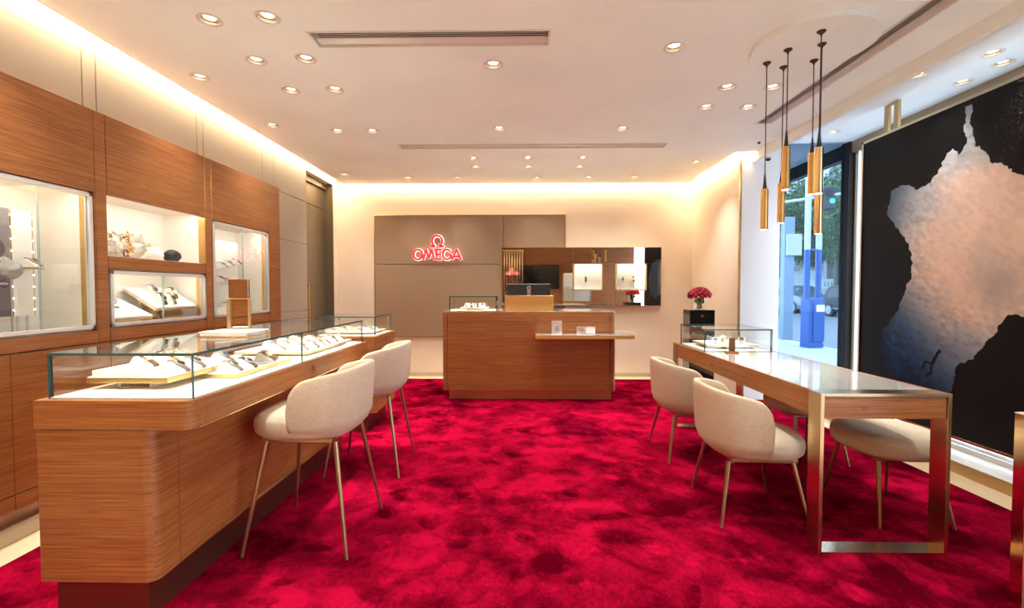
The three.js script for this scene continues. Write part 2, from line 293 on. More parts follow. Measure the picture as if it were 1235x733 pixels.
// fabric clad wall panel behind the logo: four pieces
{
  const t = thing('wall_panel', 'taupe fabric-clad wall panel in four pieces behind the red logo', 'panel', [0, 0, BACK]);
  const x0 = -2.085, x1 = 0.645, xm = -0.238, y0 = 0.56, y1 = 2.3, ym = 1.597;
  for (const [a, b] of [[x0, xm], [xm, x1]]) for (const [c, d] of [[y0, ym], [ym, y1]]) mesh('panel', box(a + 0.003, b - 0.003, c + 0.003, d - 0.003, 0.004, 0.035, 0.006), M.taupe, t);
  mesh('edge_trim', [box(x0 - 0.006, x1 + 0.006, y1, y1 + 0.006, 0.001, 0.037), box(x0 - 0.006, x0, y0, y1, 0.001, 0.037), box(x1, x1 + 0.006, y0, y1, 0.001, 0.037)], M.gold, t);
}
// cove lights: LED channels in the gap between ceiling board and walls
function cove(label, x0, x1, z0, z1, dx, dz) {
  const t = thing('cove_light', label, 'light', [(x0 + x1) / 2, CEIL + 0.055, (z0 + z1) / 2]); const w = Math.abs(x1 - x0), d = Math.abs(z1 - z0);
  mesh('channel', box(-w / 2, w / 2, 0.008, 0.03, -d / 2, d / 2), M.alu, t);
  mesh('diffuser', box(-w / 2 + 0.004, w / 2 - 0.004, 0, 0.008, -d / 2 + 0.004, d / 2 - 0.004), M.coveLamp, t);
  rectLight((x0 + x1) / 2, CEIL + 0.053, (z0 + z1) / 2, w, d, [dx, -1, dz], COVE_COLOR, COVE);
}
cove('long cove light strip glowing above the left display cabinets', XL + 0.004, -2.52, REAR - 0.02, BACK + 0.1, 0, 0.0001);
cove('cove light strip glowing along the top of the back wall', -2.5, XR - 0.13, BACK + 0.004, BACK + 0.085, 0, 0.0001);
cove('short cove light strip above the cream return wall', 2.36, XR - 0.004, PIER - 0.02, BACK + 0.1, 0, 0.0001);
cove('short cove light strip in front of the white pier', 2.36, 2.56, PIER + 0.004, -5.095, 0, 0.0001);
struct('trim_3', [box(-3.0, -2.5, CEIL + 0.09, CEIL + 0.11, REAR, BACK), box(-2.5, XR, CEIL + 0.09, CEIL + 0.11, BACK, -6.48), box(2.3, 2.56, CEIL + 0.09, CEIL + 0.11, -5.04, BACK), box(-2.5, -2.49, CEIL + 0.02, CEIL + 0.09, REAR, -6.5), box(-2.5, 2.345, CEIL + 0.02, CEIL + 0.09, -6.5, -6.51), box(2.33, 2.34, CEIL + 0.02, CEIL + 0.09, -5.06, -6.5), box(2.33, 2.56, CEIL + 0.02, CEIL + 0.09, -5.06, -5.07)], M.cream, 'plaster lining of the cove recess');

// ---------------------------------------------------------------- street window
struct('window_platform', box(2.985, FAC + 0.06, -0.15, 0.062, REAR, -7.2, 0.004), M.marble, 'white marble platform along the street window');
struct('trim_4', box(2.968, 2.985, -0.012, 0.063, REAR, -7.2), M.brushed, 'brass riser edge of the window platform');
{
  const w = thing('window_1', '', ''); w.userData = { kind: 'structure', label: 'tall street window with dark bronze frame' };
  for (const [a, b] of [[REAR, 0.2], [0.14, -1.8], [-1.86, -3.5], [-3.56, -5.14], [-5.24, -7.2]]) pane('pane', FAC - 0.004, FAC + 0.004, 0.1, 2.74, a, b, w, M.glassEdge, M.streetGlass);
  mesh('frame_head', box(FAC - 0.04, FAC + 0.05, 2.74, 2.88, REAR, PIER, 0.004), M.headBronze, w, 'bronze window head'); mesh('frame_head', box(FAC - 0.04, FAC + 0.05, 2.7, 2.88, PIER, -7.2, 0.004), M.frameDark, w);
  mesh('frame_sill', box(FAC - 0.04, FAC + 0.05, 0.06, 0.1, REAR, -7.2, 0.004), M.frameDark, w);
  for (const z of [0.17, -1.83, -3.53]) mesh('mullion', box(FAC - 0.04, FAC + 0.05, 0.1, 2.74, z + 0.03, z - 0.03, 0.004), M.frameDark, w);
  mesh('mullion', box(FAC - 0.02, FAC + 0.03, 0.1, 2.74, -5.085, -5.1, 0.003), M.alu, w, 'pale aluminium upright');
  mesh('post', box(3.61, 3.675, 0.06, BAY, PIER + 0.02, PIER - 0.1, 0.003), M.frameDark, w);
  mesh('post_cover', box(3.675, 3.73, 0.06, BAY, PIER + 0.03, PIER - 0.1, 0.003), M.postBronze, w);
}
{
  const w = thing('window_2', '', ''); w.userData = { kind: 'structure', label: 'blue tinted glass partition between white pier and bronze post' };
  pane('pane', 2.887, 3.61, 0.062, BAY, PIER - 0.04, PIER - 0.05, w, M.glassEdge, M.tinted);
}
struct('wall_bay_end', box(2.6, FAC + 0.1, -0.1, SLAB, -7.2, -7.35), M.soffit, 'grey end wall of the window bay');
struct('wall_street', box(FAC - 0.03, FAC + 0.25, 2.88, 4.2, REAR + 0.1, -7.35), M.soffit, 'grey fascia above the street window');

// ================================================================ CEILING FITTINGS
function downlight(p, y, label, group, I, angle, to) {
  if (!downlight.proto) {
    const t = new THREE.Group(); t.name = 'downlight';
    const ring = new THREE.LatheGeometry([[0.046, 0.012], [0.047, -0.001], [0.05, -0.004], [0.063, -0.003], [0.066, 0]].map(([a, b]) => new THREE.Vector2(a, b)), 32);
    mesh('trim_ring', ring, M.alu, t);
    mesh('baffle', new THREE.LatheGeometry([[0.044, 0.002], [0.046, 0.01], [0.038, 0.03], [0.033, 0.045], [0, 0.046]].map(([a, b]) => new THREE.Vector2(a, b)), 32), M.baffle, t);
    mesh('gimbal', new THREE.TorusGeometry(0.036, 0.004, 8, 28).rotateX(Math.PI / 2).translate(0, 0.014, 0), M.bronze, t);
    mesh('lamp', new THREE.SphereGeometry(0.034, 20, 8, 0, Math.PI * 2, Math.PI * 0.55, Math.PI * 0.45).scale(1, 0.35, 1).translate(0, 0.022, 0), M.lamp, t);
    downlight.proto = t;
  }
  const t = downlight.proto.clone(); t.name = numbered('downlight'); t.position.set(p.x, y, p.z); t.userData = { label, category: 'downlight', group }; scene.add(t);
  spot(p.x, y + 0.006, p.z, I, angle, LAMP_COLOR, to);
}
lights.forEach((p, i) => {
  const at = p.x < -2.1 ? ['recessed downlight between the left cove and the counters', 'downlights beside the left cove'] : p.x < -1.3 && p.z > -4.6 ? ['recessed downlight in the double row above the long watch counter', 'downlights above the left counters']
    : p.x > 1.4 && p.z > -4 ? ['recessed downlight in the square of four above the white-topped table', 'downlights above the table'] : p.z < -5.1 && p.z > -5.8 && p.x < 1 ? ['recessed downlight in the two rows above the wooden reception desk', 'downlights above the desk']
      : p.z < -5.9 ? ['recessed downlight close to the back wall cove', 'downlights along the back wall'] : ['recessed downlight standing alone in the open middle of the ceiling', 'single ceiling downlights'];
  const wallWash = [0, -1, 0];
  downlight(p, CEIL, at[0], at[1], SPOT * (p.z < -5.9 || p.x < -2.1 ? 0.5 : (p.x < -1.3 && p.x > -2 && p.z > -4.6) || (p.x > 1.4 && p.z > -4) ? (p.x < 0 ? 2.1 : 0.4) : 1), p.x < -1.3 && p.x > -2 && p.z > -4.6 ? 0.43 : 0.78, wallWash);
});
offFrameFill.forEach((p) => downlight(p, CEIL, 'added recessed downlight over the entrance end, bouncing fill light onto the ceiling', 'added fill downlights near the entrance end', SPOT * (p.z > -1 ? 2.4 : p.x < -1 ? 1.1 : 1.2), 0.78, [0, -1, 0]));  // added lamps, brightened to bounce neutral light up to the ceiling
bayLights.forEach((p) => downlight(p, p.x < 3.12 ? BAY - 0.012 : BAY, 'recessed downlight in the window bay ceiling', 'downlights in the window bay', SPOT * 0.5, 0.7, [0, -1, 0]));
// vents
function vent(label, x0, x1, z0, z1, n) {
  const alongX = Math.abs(x1 - x0) > Math.abs(z1 - z0), zl = Math.min(z0, z1), zh = Math.max(z0, z1);
  const t = thing('air_vent', label, 'vent', [(x0 + x1) / 2, CEIL, (zl + zh) / 2]); const w = (x1 - x0) / 2, d = (zh - zl) / 2, e = 0.012;
  mesh('frame', [box(-w - e, w + e, -0.004, 0.02, -d - e, -d + 0.002), box(-w - e, w + e, -0.004, 0.02, d - 0.002, d + e), box(-w - e, -w + 0.002, -0.004, 0.02, -d, d), box(w - 0.002, w + e, -0.004, 0.02, -d, d)], M.ventAlu, t);
  mesh('backing', box(-w, w, 0.05, 0.055, -d, d), M.black, t);
  for (let i = 0; i < n; i++) {
    const f = -1 + 2 * (i + 0.5) / n, open = (alongX ? f > -0.3 : f < 0.2) ? 0.3 : 1.8; const g = alongX ? new THREE.BoxGeometry(2 * w, 0.004, open * d / n).rotateX(-0.3) : new THREE.BoxGeometry(open * w / n, 0.004, 2 * d).rotateZ(0.3);
    mesh('slat', g.translate(alongX ? 0 : f * w, 0.014, alongX ? f * d : 0), M.ventAlu, t);
  }
}
vent('short wide slatted air vent in the ceiling before the desk', ...vents[0], 8);
vent('long narrow slatted air vent in the ceiling near the back wall', ...vents[1], 4);
vent('long slatted air vent running beside the window bay', ...vents[2], 8);
// small sensors
{
  const c = thing('security_camera', 'small dark dome camera on the ceiling edge by the white pier', 'camera', [2.62, 2.64, -4.95]);
  mesh('base', cyl(0.032, 0.032, 0.02, 20).translate(0, -0.01, 0), M.alu, c); mesh('dome', new THREE.SphereGeometry(0.028, 20, 10, 0, Math.PI * 2, Math.PI / 2, Math.PI / 2).translate(0, -0.02, 0), M.blackGloss, c);
  const d = thing('ceiling_sensor', 'tiny black ceiling sensor near the white pier', 'sensor', [2.42, CEIL, -4.75]);
  mesh('base', cyl(0.016, 0.016, 0.008, 16).translate(0, -0.004, 0), M.black, d); mesh('lens', new THREE.SphereGeometry(0.011, 14, 8).translate(0, -0.01, 0), M.blackGloss, d);
}
// pendant cluster
{
  const c = new THREE.Vector3(1.765, CEIL, -2.86);
  const k = thing('pendant_canopy', 'large round white ceiling canopy carrying the pendant lamps', 'canopy', [c.x, CEIL, c.z]);
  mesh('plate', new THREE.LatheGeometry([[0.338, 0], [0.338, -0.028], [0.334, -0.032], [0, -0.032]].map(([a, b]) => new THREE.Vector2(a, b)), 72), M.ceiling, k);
  const P = [[924.9, 75.7, 277], [945, 80.5, 269], [950.4, 59.7, 229], [981.8, 72.7, 234.5], [990.7, 37.5, 233.6], [991.4, 52.9, 282]];
  const words = ['second lowest, nearest the cream return wall', 'hung just behind a higher one on the wall side', 'highest, on the wall side', 'short slim, beside two close together on the window side', 'bright polished, hung in front of the lowest one', 'lowest of the cluster, on the window side'];
  P.forEach(([x, y, yb], i) => {
    const a = onY(x, y, CEIL - 0.032), bot = onZ(x + 3, yb, a.z).y, len = 0.262;
    const t = thing('pendant_lamp', 'slim brass cylinder pendant lamp, ' + words[i], 'lamp', [a.x, CEIL - 0.032, a.z], 0, 'pendant lamps over the table');
    const yb0 = bot - (CEIL - 0.032);
    mesh('ceiling_rose', new THREE.LatheGeometry([[0.024, 0], [0.024, -0.004], [0.006, -0.02], [0.004, -0.03]].map(([p, q]) => new THREE.Vector2(p, q)), 20), M.cable, t);
    mesh('cable', cyl(0.0032, 0.0032, -(yb0 + len), 8).translate(0, (yb0 + len) / 2, 0), M.cable, t);
    mesh('strain_relief', cyl(0.004, 0.013, 0.1, 14).translate(0, yb0 + len + 0.05, 0), M.cable, t);
    mesh('shade', new THREE.LatheGeometry([[0.006, len], [0.021, len], [0.0225, len - 0.003], [0.0225, 0.0], [0.0205, 0.0], [0.0205, 0.02]].map(([p, q]) => new THREE.Vector2(p, q)), 28).translate(0, yb0, 0), i > 3 ? M.gold : M.goldBrushed, t);
    mesh('lamp', cyl(0.0205, 0.0205, 0.008, 24).translate(0, yb0 + 0.006, 0), M.lamp, t);
    spot(a.x, bot - 0.004, a.z, 0.9, 0.6);
  });
}

// ================================================================ WALL CABINETS (left)
const WX = -2.47, WB = -2.8;                                         // front face and back of the niches
function strip(x, y, z, len, parent, wide) {                               // LED strip along z on the underside of a case top
  mesh('led_strip', box(x - 0.005, x + 0.005, y - 0.005, y, z - len / 2, z + len / 2), M.caseLamp, parent);
  rectLight(x, y - 0.007, z, len, 0.012, [-0.3, -1, 0], CASE_COLOR, CASE * (wide ? 5 : 4.2));
}
const wood = (t, name, y0, y1, z0, z1, x0 = WX - 0.03, x1 = WX) => mesh(name, box(x0, x1, y0 + 0.0015, y1 - 0.0015, z0 - 0.0015, z1 + 0.0015, 0.002, 'z'), M.wood, t);
function windowCase(t, y0, y1, z0, z1, split, glass = true) {        // lined box, metal frame, sliding panes (z0 nearer the camera)
  const lm = M.lining;
  mesh('lining', [box(WB - 0.01, WB, y0, y1 + 0.02, z0, z1), box(WB, WX - 0.03, y0 - 0.01, y0, z0, z1), box(WB, WX - 0.03, glass ? y1 : y1 + 0.018, y1 + 0.024, z0, z1), box(WB, WX - 0.03, y0, glass ? y1 : y1 + 0.024, z0, z0 + 0.01), box(WB, WX - 0.03, y0, glass ? y1 : y1 + 0.024, z1, z1 - 0.01)], lm, t);
  strip(WX - 0.045, glass ? y1 : y1 + 0.018, (z0 + z1) / 2, Math.abs(z1 - z0) - 0.06, t, y1 - y0 > 0.5 || !glass);
  if (!glass) { mesh('gold_jamb', [box(WX - 0.05, WX + 0.001, y0, y1, z1 + 0.004, z1 - 0.004)], M.goldBrushed, t); return; }
  const f = 0.027, q = 0.006;
  mesh('rebate', [box(WX - 0.03, WX - 0.026, y0, y0 + q, z0, z1), box(WX - 0.03, WX - 0.026, y1 - q, y1, z0, z1), box(WX - 0.03, WX - 0.026, y0, y1, z0, z0 - q), box(WX - 0.03, WX - 0.026, y0, y1, z1, z1 + q)], M.wood, t);
  mesh('metal_frame', [box(WX - 0.03, WX + 0.002, y0 + q, y0 + f, z0 - q, z1 + q, 0.002), box(WX - 0.03, WX + 0.002, y1 - f, y1 - q, z0 - q, z1 + q, 0.002), box(WX - 0.03, WX + 0.002, y0 + q, y1 - q, z0 - q, z0 - f, 0.002), box(WX - 0.03, WX + 0.002, y0 + q, y1 - q, z1 + q, z1 + f, 0.002)], M.alu, t);
  mesh('gold_jamb', box(WX - 0.06, WX - 0.03, y0 + 0.01, y1 - 0.01, z1 + f, z1 + f - 0.006), M.goldBrushed, t);
  pane('pane', WX - 0.012, WX - 0.006, y0 + f, y1 - f, z0 - f, split, t, M.softEdge);
  pane('pane', WX - 0.02, WX - 0.014, y0 + f, y1 - f, split, z1 + f, t, M.softEdge);
}
function lowerDoors(t, z0, z1, n) {
  for (let i = 0; i < n; i++) wood(t, 'door', 0.235, 0.925, z0 + (z1 - z0) * i / n, z0 + (z1 - z0) * (i + 1) / n);
  wood(t, 'plinth_rail', 0.155, 0.232, z0, z1);
  mesh('carcass', box(-3.04, WX - 0.032, 0.16, 0.99, z0 - 0.002, z1 + 0.002), M.wood, t);
}
{ // plain run at the entrance end, off frame
  const t = thing('wall_cabinet', 'plain wooden wall cabinet without display window at the entrance end', 'cabinet');
  mesh('carcass', box(-3.04, WX - 0.032, 0.16, 2.28, REAR - 0.01, -1.343), M.wood, t);
  for (const [a, b] of [[REAR - 0.01, 1.3], [1.3, 0.42], [0.42, -0.46], [-0.46, -1.343]]) { wood(t, 'panel', 0.928, 2.28, a, b); wood(t, 'door', 0.235, 0.925, a, b); }
  wood(t, 'plinth_rail', 0.155, 0.232, REAR - 0.01, -1.343);
}
{
  const t = thing('wall_cabinet', 'wooden wall cabinet with the wide glazed case holding the picture boards', 'cabinet');
  windowCase(t, 1.006, 1.8, -1.45, -2.64, -2.34);
  wood(t, 'panel', 1.803, 2.28, -1.345, -2.652); wood(t, 'lower_rail', 0.928, 1.003, -1.345, -2.652); wood(t, 'stile', 1.003, 1.803, -1.345, -1.447); wood(t, 'stile', 0.928, 2.28, -2.652, -2.728);
  wood(t, 'stile', 1.003, 1.803, -2.642, -2.652);
  mesh('carcass', box(-3.04, WX - 0.032, 1.83, 2.28, -1.345, -2.728), M.wood, t);
  lowerDoors(t, -1.345, -2.181, 1); wood(t, 'door', 0.235, 0.925, -2.181, -2.728); wood(t, 'plinth_rail', 0.155, 0.232, -2.181, -2.728);
}
{
  const t = thing('wall_cabinet', 'wooden wall cabinet with an open niche above a low glazed case', 'cabinet');
  wood(t, 'panel', 1.805, 2.28, -2.73, -3.588); wood(t, 'middle_rail', 1.364, 1.442, -2.73, -3.588); wood(t, 'lower_rail', 0.928, 1.005, -2.73, -3.588);
  wood(t, 'stile', 0.928, 2.28, -3.59, -3.664);
  windowCase(t, 1.445, 1.802, -2.735, -3.583, 0, false);
  windowCase(t, 1.008, 1.361, -2.733, -3.586, -3.16);
  mesh('carcass', box(-3.04, WX - 0.032, 1.83, 2.28, -2.73, -3.664), M.wood, t);
  mesh('inlay', box(WX - 0.01, WX + 0.0012, 0.93, 2.28, -3.5872, -3.5908), M.gold, t);
  lowerDoors(t, -2.73, -3.664, 2);
}
{
  const t = thing('wall_cabinet', 'wooden wall cabinet with a square glazed case beside the pale panels', 'cabinet');
  wood(t, 'panel', 1.8, 2.28, -3.667, -4.508); wood(t, 'lower_rail', 0.928, 1.008, -3.667, -4.508); wood(t, 'stile', 0.928, 2.28, -4.51, -4.715);
  windowCase(t, 1.01, 1.797, -3.672, -4.503, -4.09);
  mesh('carcass', box(-3.04, WX - 0.032, 1.83, 2.28, -3.667, -4.715), M.wood, t);
  mesh('end_panel', box(-2.62, WX - 0.031, 0.16, 2.28, -4.705, -4.717, 0, 'z'), M.wood, t);
  for (const z of [-3.6655, -4.509]) mesh('inlay', box(WX - 0.01, WX + 0.0012, 0.93, 2.28, z + 0.0018, z - 0.0018), M.gold, t);
  lowerDoors(t, -3.667, -4.715, 2);
}

// ================================================================ WATCHES AND TRAYS
const protos = {};
function cushionGeo() {
  const s = new THREE.Shape(); s.moveTo(-0.042, 0); s.lineTo(0.05, 0); s.quadraticCurveTo(0.055, 0.003, 0.05, 0.008); s.lineTo(-0.004, 0.04); s.quadraticCurveTo(-0.016, 0.047, -0.024, 0.038); s.lineTo(-0.044, 0.006); s.closePath();
  const g = new THREE.ExtrudeGeometry(s, { depth: 0.046, bevelEnabled: true, bevelThickness: 0.003, bevelSize: 0.002, bevelSegments: 2, curveSegments: 6 });
  g.translate(0, 0, -0.023); g.rotateY(-Math.PI / 2); return g;      // profile plane becomes z-y, width along x
}
function makeWatch(kind) {
  const look = { steel: [M.steel, M.steel, M.dialBlack], gold: [M.gold, M.gold, M.dialWhite], brown: [M.strapBrown, M.gold, M.dialWhite], black: [M.strapBlack, M.steel, M.dialBlack], blue: [M.steel, M.steel, M.dialBlue] }[kind];
  const t = new THREE.Group(); t.name = 'wristwatch';
  const path = [[0.058, 0.0], [0.054, 0.0095], [0.044, 0.0165], [0.034, 0.0225], [0.024, 0.0285], [0.014, 0.0345], [0.004, 0.0405], [-0.006, 0.0465], [-0.0155, 0.0495], [-0.0245, 0.0465], [-0.031, 0.037], [-0.037, 0.027], [-0.043, 0.0165], [-0.0475, 0.006]];
  const gs = []; const link = look[0] === M.steel || look[0] === M.gold;
  for (let i = 0; i + 1 < path.length; i++) {
    const [z0, y0] = path[i], [z1, y1] = path[i + 1], l = Math.hypot(z1 - z0, y1 - y0), w = 0.024 + 0.005 * (1 - Math.abs(i - 5) / 8);
    const g = new THREE.BoxGeometry(w, 0.0034, l * (link ? 0.86 : 1.12)); g.rotateX(Math.atan2(-(y1 - y0), z1 - z0)); g.translate(0, (y0 + y1) / 2 + 0.0012, (z0 + z1) / 2); gs.push(g);
  }
  mesh('strap', gs, look[0], t);
  const tilt = Math.atan2(0.03, 0.05), put = (g, d) => g.translate(0, d, 0).rotateX(tilt).translate(0, 0.032, 0.0195);
  const c = mesh('case', [put(new THREE.LatheGeometry([[0, -0.002], [0.018, -0.001], [0.0195, 0.002], [0.0195, 0.007], [0.018, 0.0095], [0.0155, 0.0095]].map(([a, b]) => new THREE.Vector2(a, b)), 24), 0), put(new THREE.CylinderGeometry(0.0025, 0.0025, 0.005, 10).rotateZ(Math.PI / 2).translate(0.0215, 0.004, 0), 0)], look[1], t);
  mesh('dial', put(cyl(0.0156, 0.0156, 0.001, 24), 0.0085), look[2], c);
  mesh('hands', [put(new THREE.BoxGeometry(0.001, 0.0005, 0.011).translate(0, 0, -0.005), 0.0094), put(new THREE.BoxGeometry(0.0012, 0.0005, 0.008).rotateY(1.9).translate(0.003, 0, 0.001), 0.0094)], M.steel, c);
  return t;
}
const kinds = { steel: 'steel bracelet watch with black dial', gold: 'gold bracelet watch with pale dial', brown: 'brown leather strap watch with pale dial', black: 'black strap watch with steel case', blue: 'steel bracelet watch with blue dial' };
function watch(x, y, z, turn, kind, where, tilt = 0, scale = 1) {
  protos[kind] ??= makeWatch(kind); protos.cushion ??= cushionGeo();
  const c = single('watch_cushion', protos.cushion, M.cushion, 'small white wedge cushion under a watch ' + where, 'cushion', 'watch cushions ' + where);
  c.position.set(x, y, z); c.rotation.set(0, turn, 0); c.scale.setScalar(scale);
  const w = protos[kind].clone(); w.name = numbered('wristwatch'); w.position.set(x, y, z); w.rotation.set(0, turn, 0); w.scale.setScalar(scale); scene.add(w);
  w.userData = { label: kinds[kind] + ' ' + where, category: 'watch', group: 'watches ' + where };
  if (tilt) for (const o of [c, w]) { o.rotation.order = 'YXZ'; o.rotation.x = tilt; }
}
function tray(label, x0, x1, y0, y1, z0, z1, foot = true, group) {    // white pad in a gold-edged plate on a short base
  const t = thing('display_tray', label, 'tray', [(x0 + x1) / 2, y0, (z0 + z1) / 2], 0, group), w = Math.abs(x1 - x0) / 2, d = Math.abs(z1 - z0) / 2, h = y1 - y0, e = typeof foot === 'number' ? foot : Math.min(0.03, h * 0.55);
  mesh('plate', box(-w, w, h - e, h - 0.003, -d, d, 0.0015), M.trayGold, t, 'gold edged plate');
  mesh('pad', box(-w + 0.003, w - 0.003, h - 0.004, h, -d + 0.003, d - 0.003, 0.001), M.pad, t);
  if (foot) mesh('base', [box(-w * 0.5, -w * 0.42, 0, h - e, -d * 0.8, d * 0.8), box(w * 0.3, w * 0.38, 0, h - e, -d * 0.8, d * 0.8)], M.alu, t);
  return t;
}

// ================================================================ GLASS-TOPPED COUNTERS
function glassCase(t, x0, x1, y0, y1, z0, z1, seams = []) {           // panes are parts of the counter; z0 nearer the camera
  const th = 0.011;
  pane('top_pane', x0, x1, y1 - 0.01, y1, z0, z1, t);
  pane('pane', x0 + 0.001, x1 - 0.001, y0, y1 - 0.009, z0 - 0.001, z0 - th, t); pane('pane', x0 + 0.001, x1 - 0.001, y0, y1 - 0.009, z1 + th, z1 + 0.001, t);
  const zs = [z0 - th, ...seams, z1 + th];
  for (const [a, b] of [[x0 + 0.001, x0 + th], [x1 - th, x1 - 0.001]]) for (let i = 0; i + 1 < zs.length; i++) pane('pane', a, b, y0, y1 - 0.009, zs[i] - (i ? 0.0012 : 0), zs[i + 1], t);
}
function roundedPlan(x0, x1, z0, z1, r, y0, y1, along = 'x', rf = r) { // box with rounded vertical corners on the +x side (near r, far rf)
  const s = new THREE.Shape(); s.moveTo(x0, -z0); s.lineTo(x1 - r, -z0); s.absarc(x1 - r, -z0 + r, r, -Math.PI / 2, 0, false); s.lineTo(x1, -z1 - rf); if (rf > 0) s.absarc(x1 - rf, -z1 - rf, rf, 0, Math.PI / 2, false); s.lineTo(x0, -z1); s.closePath();
  const g = new THREE.ExtrudeGeometry(s, { depth: y1 - y0, bevelEnabled: false, curveSegments: 12 }); g.rotateX(-Math.PI / 2); g.translate(0, y0, 0);
  return uvm(toCreasedNormals(g, 0.6), along);
}
const omegaMark = (() => { // small engraved omega of strokes, about 26 mm tall
  const gs = []; const n = 18; for (let i = 0; i < n; i++) { const a0 = -0.9 + (Math.PI + 1.8) * i / n, a1 = -0.9 + (Math.PI + 1.8) * (i + 1) / n; gs.push(bar([0.011 * Math.cos(a0), 0.012 * Math.sin(a0) + 0.012, 0], [0.011 * Math.cos(a1), 0.012 * Math.sin(a1) + 0.012, 0], 0.0013, 0.0013, 6)); }
  gs.push(bar([0.005, 0.001, 0], [0.014, 0.001, 0], 0.0014), bar([-0.005, 0.001, 0], [-0.014, 0.001, 0], 0.0014)); return join(gs);
})();
function mark(parent, x, y, z, turn = 0, s = 1) { const o = mesh('emblem', omegaMark, M.darkBronze, parent, 'small omega shaped emblem'); o.position.set(x, y, z); o.rotation.y = turn; o.scale.setScalar(s); }
const CT = 0.835, CTOP = 1.005;
{ // long counter
  const x0 = -1.775, x1 = -1.192, z0 = -1.635, z1 = -3.56;
  const t = thing('watch_counter', 'long wooden watch counter with glass display case on top', 'counter', [0, 0, 0]);
  mesh('kick_plate', box(x0 + 0.04, -1.387, 0.005, 0.165, z0 - 0.03, z1 + 0.03), M.darkBronze, t);
  mesh('end_panel', roundedPlan(x0 + 0.006, -1.342, z0 - 0.004, z0 - 0.13, 0.042, 0.16, CT - 0.11, 'x', 0), M.wood, t); mesh('joint', box(x0 + 0.02, -1.352, 0.165, CT - 0.115, z0 - 0.125, z0 - 0.145), M.wood, t); mesh('top_joint', box(x0 + 0.01, x1 - 0.003, CT - 0.1, CT - 0.002, z0 - 0.07, z0 - 0.085), M.gold, t);
  mesh('front_panel', box(x0 + 0.006, -1.342, 0.16, CT - 0.11, z0 - 0.1345, z1 + 0.004, 0.002, 'z'), M.wood, t);
  mesh('reveal', box(x0 + 0.03, -1.37, CT - 0.112, CT - 0.105, z0 - 0.03, z1 + 0.03), M.wood, t);
  mesh('top_end', roundedPlan(x0, x1, z0, z0 - 0.075, 0.04, CT - 0.106, CT, 'x', 0), M.wood, t);
  mesh('top_band', box(x0, x1, CT - 0.106, CT, z0 - 0.078, z1, 0.003, 'z'), M.wood, t);
  mesh('metal_edge', box(x0 + 0.01, x1 - 0.001, CT - 0.11, CT - 0.106, z0 - 0.05, z1 + 0.005), M.polished, t);
  mesh('deck', box(x0 + 0.03, x1 - 0.02, CT - 0.001, CT + 0.004, z0 - 0.035, z1 + 0.05), M.pad, t, 'white lined display deck');
  glassCase(t, x0 + 0.025, x1 - 0.015, CT, CTOP, z0 - 0.03, z1 + 0.05, [-2.53]);
  mark(t, x1 + 0.001, CT - 0.065, -2.62, Math.PI / 2, 1.3);
}
{ // short counter beyond it
  const x0 = -1.78, x1 = -1.232, z0 = -3.9, z1 = -4.5;
  const t = thing('watch_counter', 'short wooden watch counter with small glass case near the back wall', 'counter', [0, 0, 0]);
  mesh('kick_plate', box(x0 + 0.03, x1 - 0.09, 0.005, 0.18, z0 - 0.03, z1 + 0.03), M.darkBronze, t);
  mesh('front_panel', roundedPlan(x0, x1, z0, z1, 0.02, 0.18, CT - 0.11), M.wood, t);
  mesh('reveal', box(x0 + 0.01, x1 - 0.008, CT - 0.112, CT - 0.104, z0 - 0.01, z1 + 0.01), M.wood, t);
  mesh('top_band', roundedPlan(x0, x1, z0, z1, 0.02, CT - 0.106, CT), M.wood, t);
  mesh('deck', box(x0 + 0.02, x1 - 0.03, CT - 0.001, CT + 0.004, z0 - 0.08, z1 + 0.03), M.pad, t, 'white lined display deck');
  glassCase(t, x0 + 0.01, x1 - 0.028, CT, CTOP, z0 - 0.075, z1 + 0.025);
  mark(t, x1 + 0.001, CT - 0.065, -4.2, Math.PI / 2, 1.3);
}
tray('near display tray raised highest in the long counter case', -1.735, -1.405, CT + 0.004, 0.89, -1.8, -2.33, 0.025);
{ const b = single('display_block', box(-1.724, -1.53, 0.891, 0.914, -1.815, -2.2, 0.002), M.pad, 'low white display block on the near tray of the long counter', 'display block'); }
tray('middle gold-edged display tray in the long counter case', -1.5, -1.272, CT + 0.004, 0.862, -2.035, -2.54, 0.02);
tray('far wide gold-edged display tray in the long counter case', -1.715, -1.272, CT + 0.004, 0.866, -2.72, -3.45);
const H = Math.PI / 2;
for (const [x, z, k] of [[-1.6, -1.92, 'brown'], [-1.6, -2.04, 'gold'], [-1.6, -2.14, 'brown']]) watch(x, 0.914, z, H, k, 'on the low white block in the long counter');
for (const [x, z, k] of [[-1.47, -1.93, 'steel'], [-1.47, -2.03, 'steel'], [-1.45, -2.2, 'blue']]) watch(x, 0.89, z, H, k, 'on the near tray of the long counter');
for (const [x, z, k] of [[-1.35, -2.4, 'brown'], [-1.345, -2.1, 'steel'], [-1.335, -2.2, 'black'], [-1.37, -2.46, 'brown']]) watch(x, 0.862, z, H, k, 'on the middle tray of the long counter');
for (const [x, z, k] of [[-1.5, -2.8, 'brown'], [-1.5, -2.89, 'steel'], [-1.36, -2.8, 'steel'], [-1.345, -2.92, 'black'], [-1.345, -3.02, 'steel'], [-1.5, -3.02, 'gold'], [-1.62, -2.95, 'steel'], [-1.36, -3.13, 'brown'], [-1.35, -3.24, 'steel'], [-1.35, -3.37, 'brown'], [-1.5, -3.15, 'brown'], [-1.5, -3.28, 'steel'], [-1.62, -3.12, 'steel'], [-1.62, -3.28, 'black']]) watch(x, 0.866, z, H, k, 'on the far tray of the long counter');
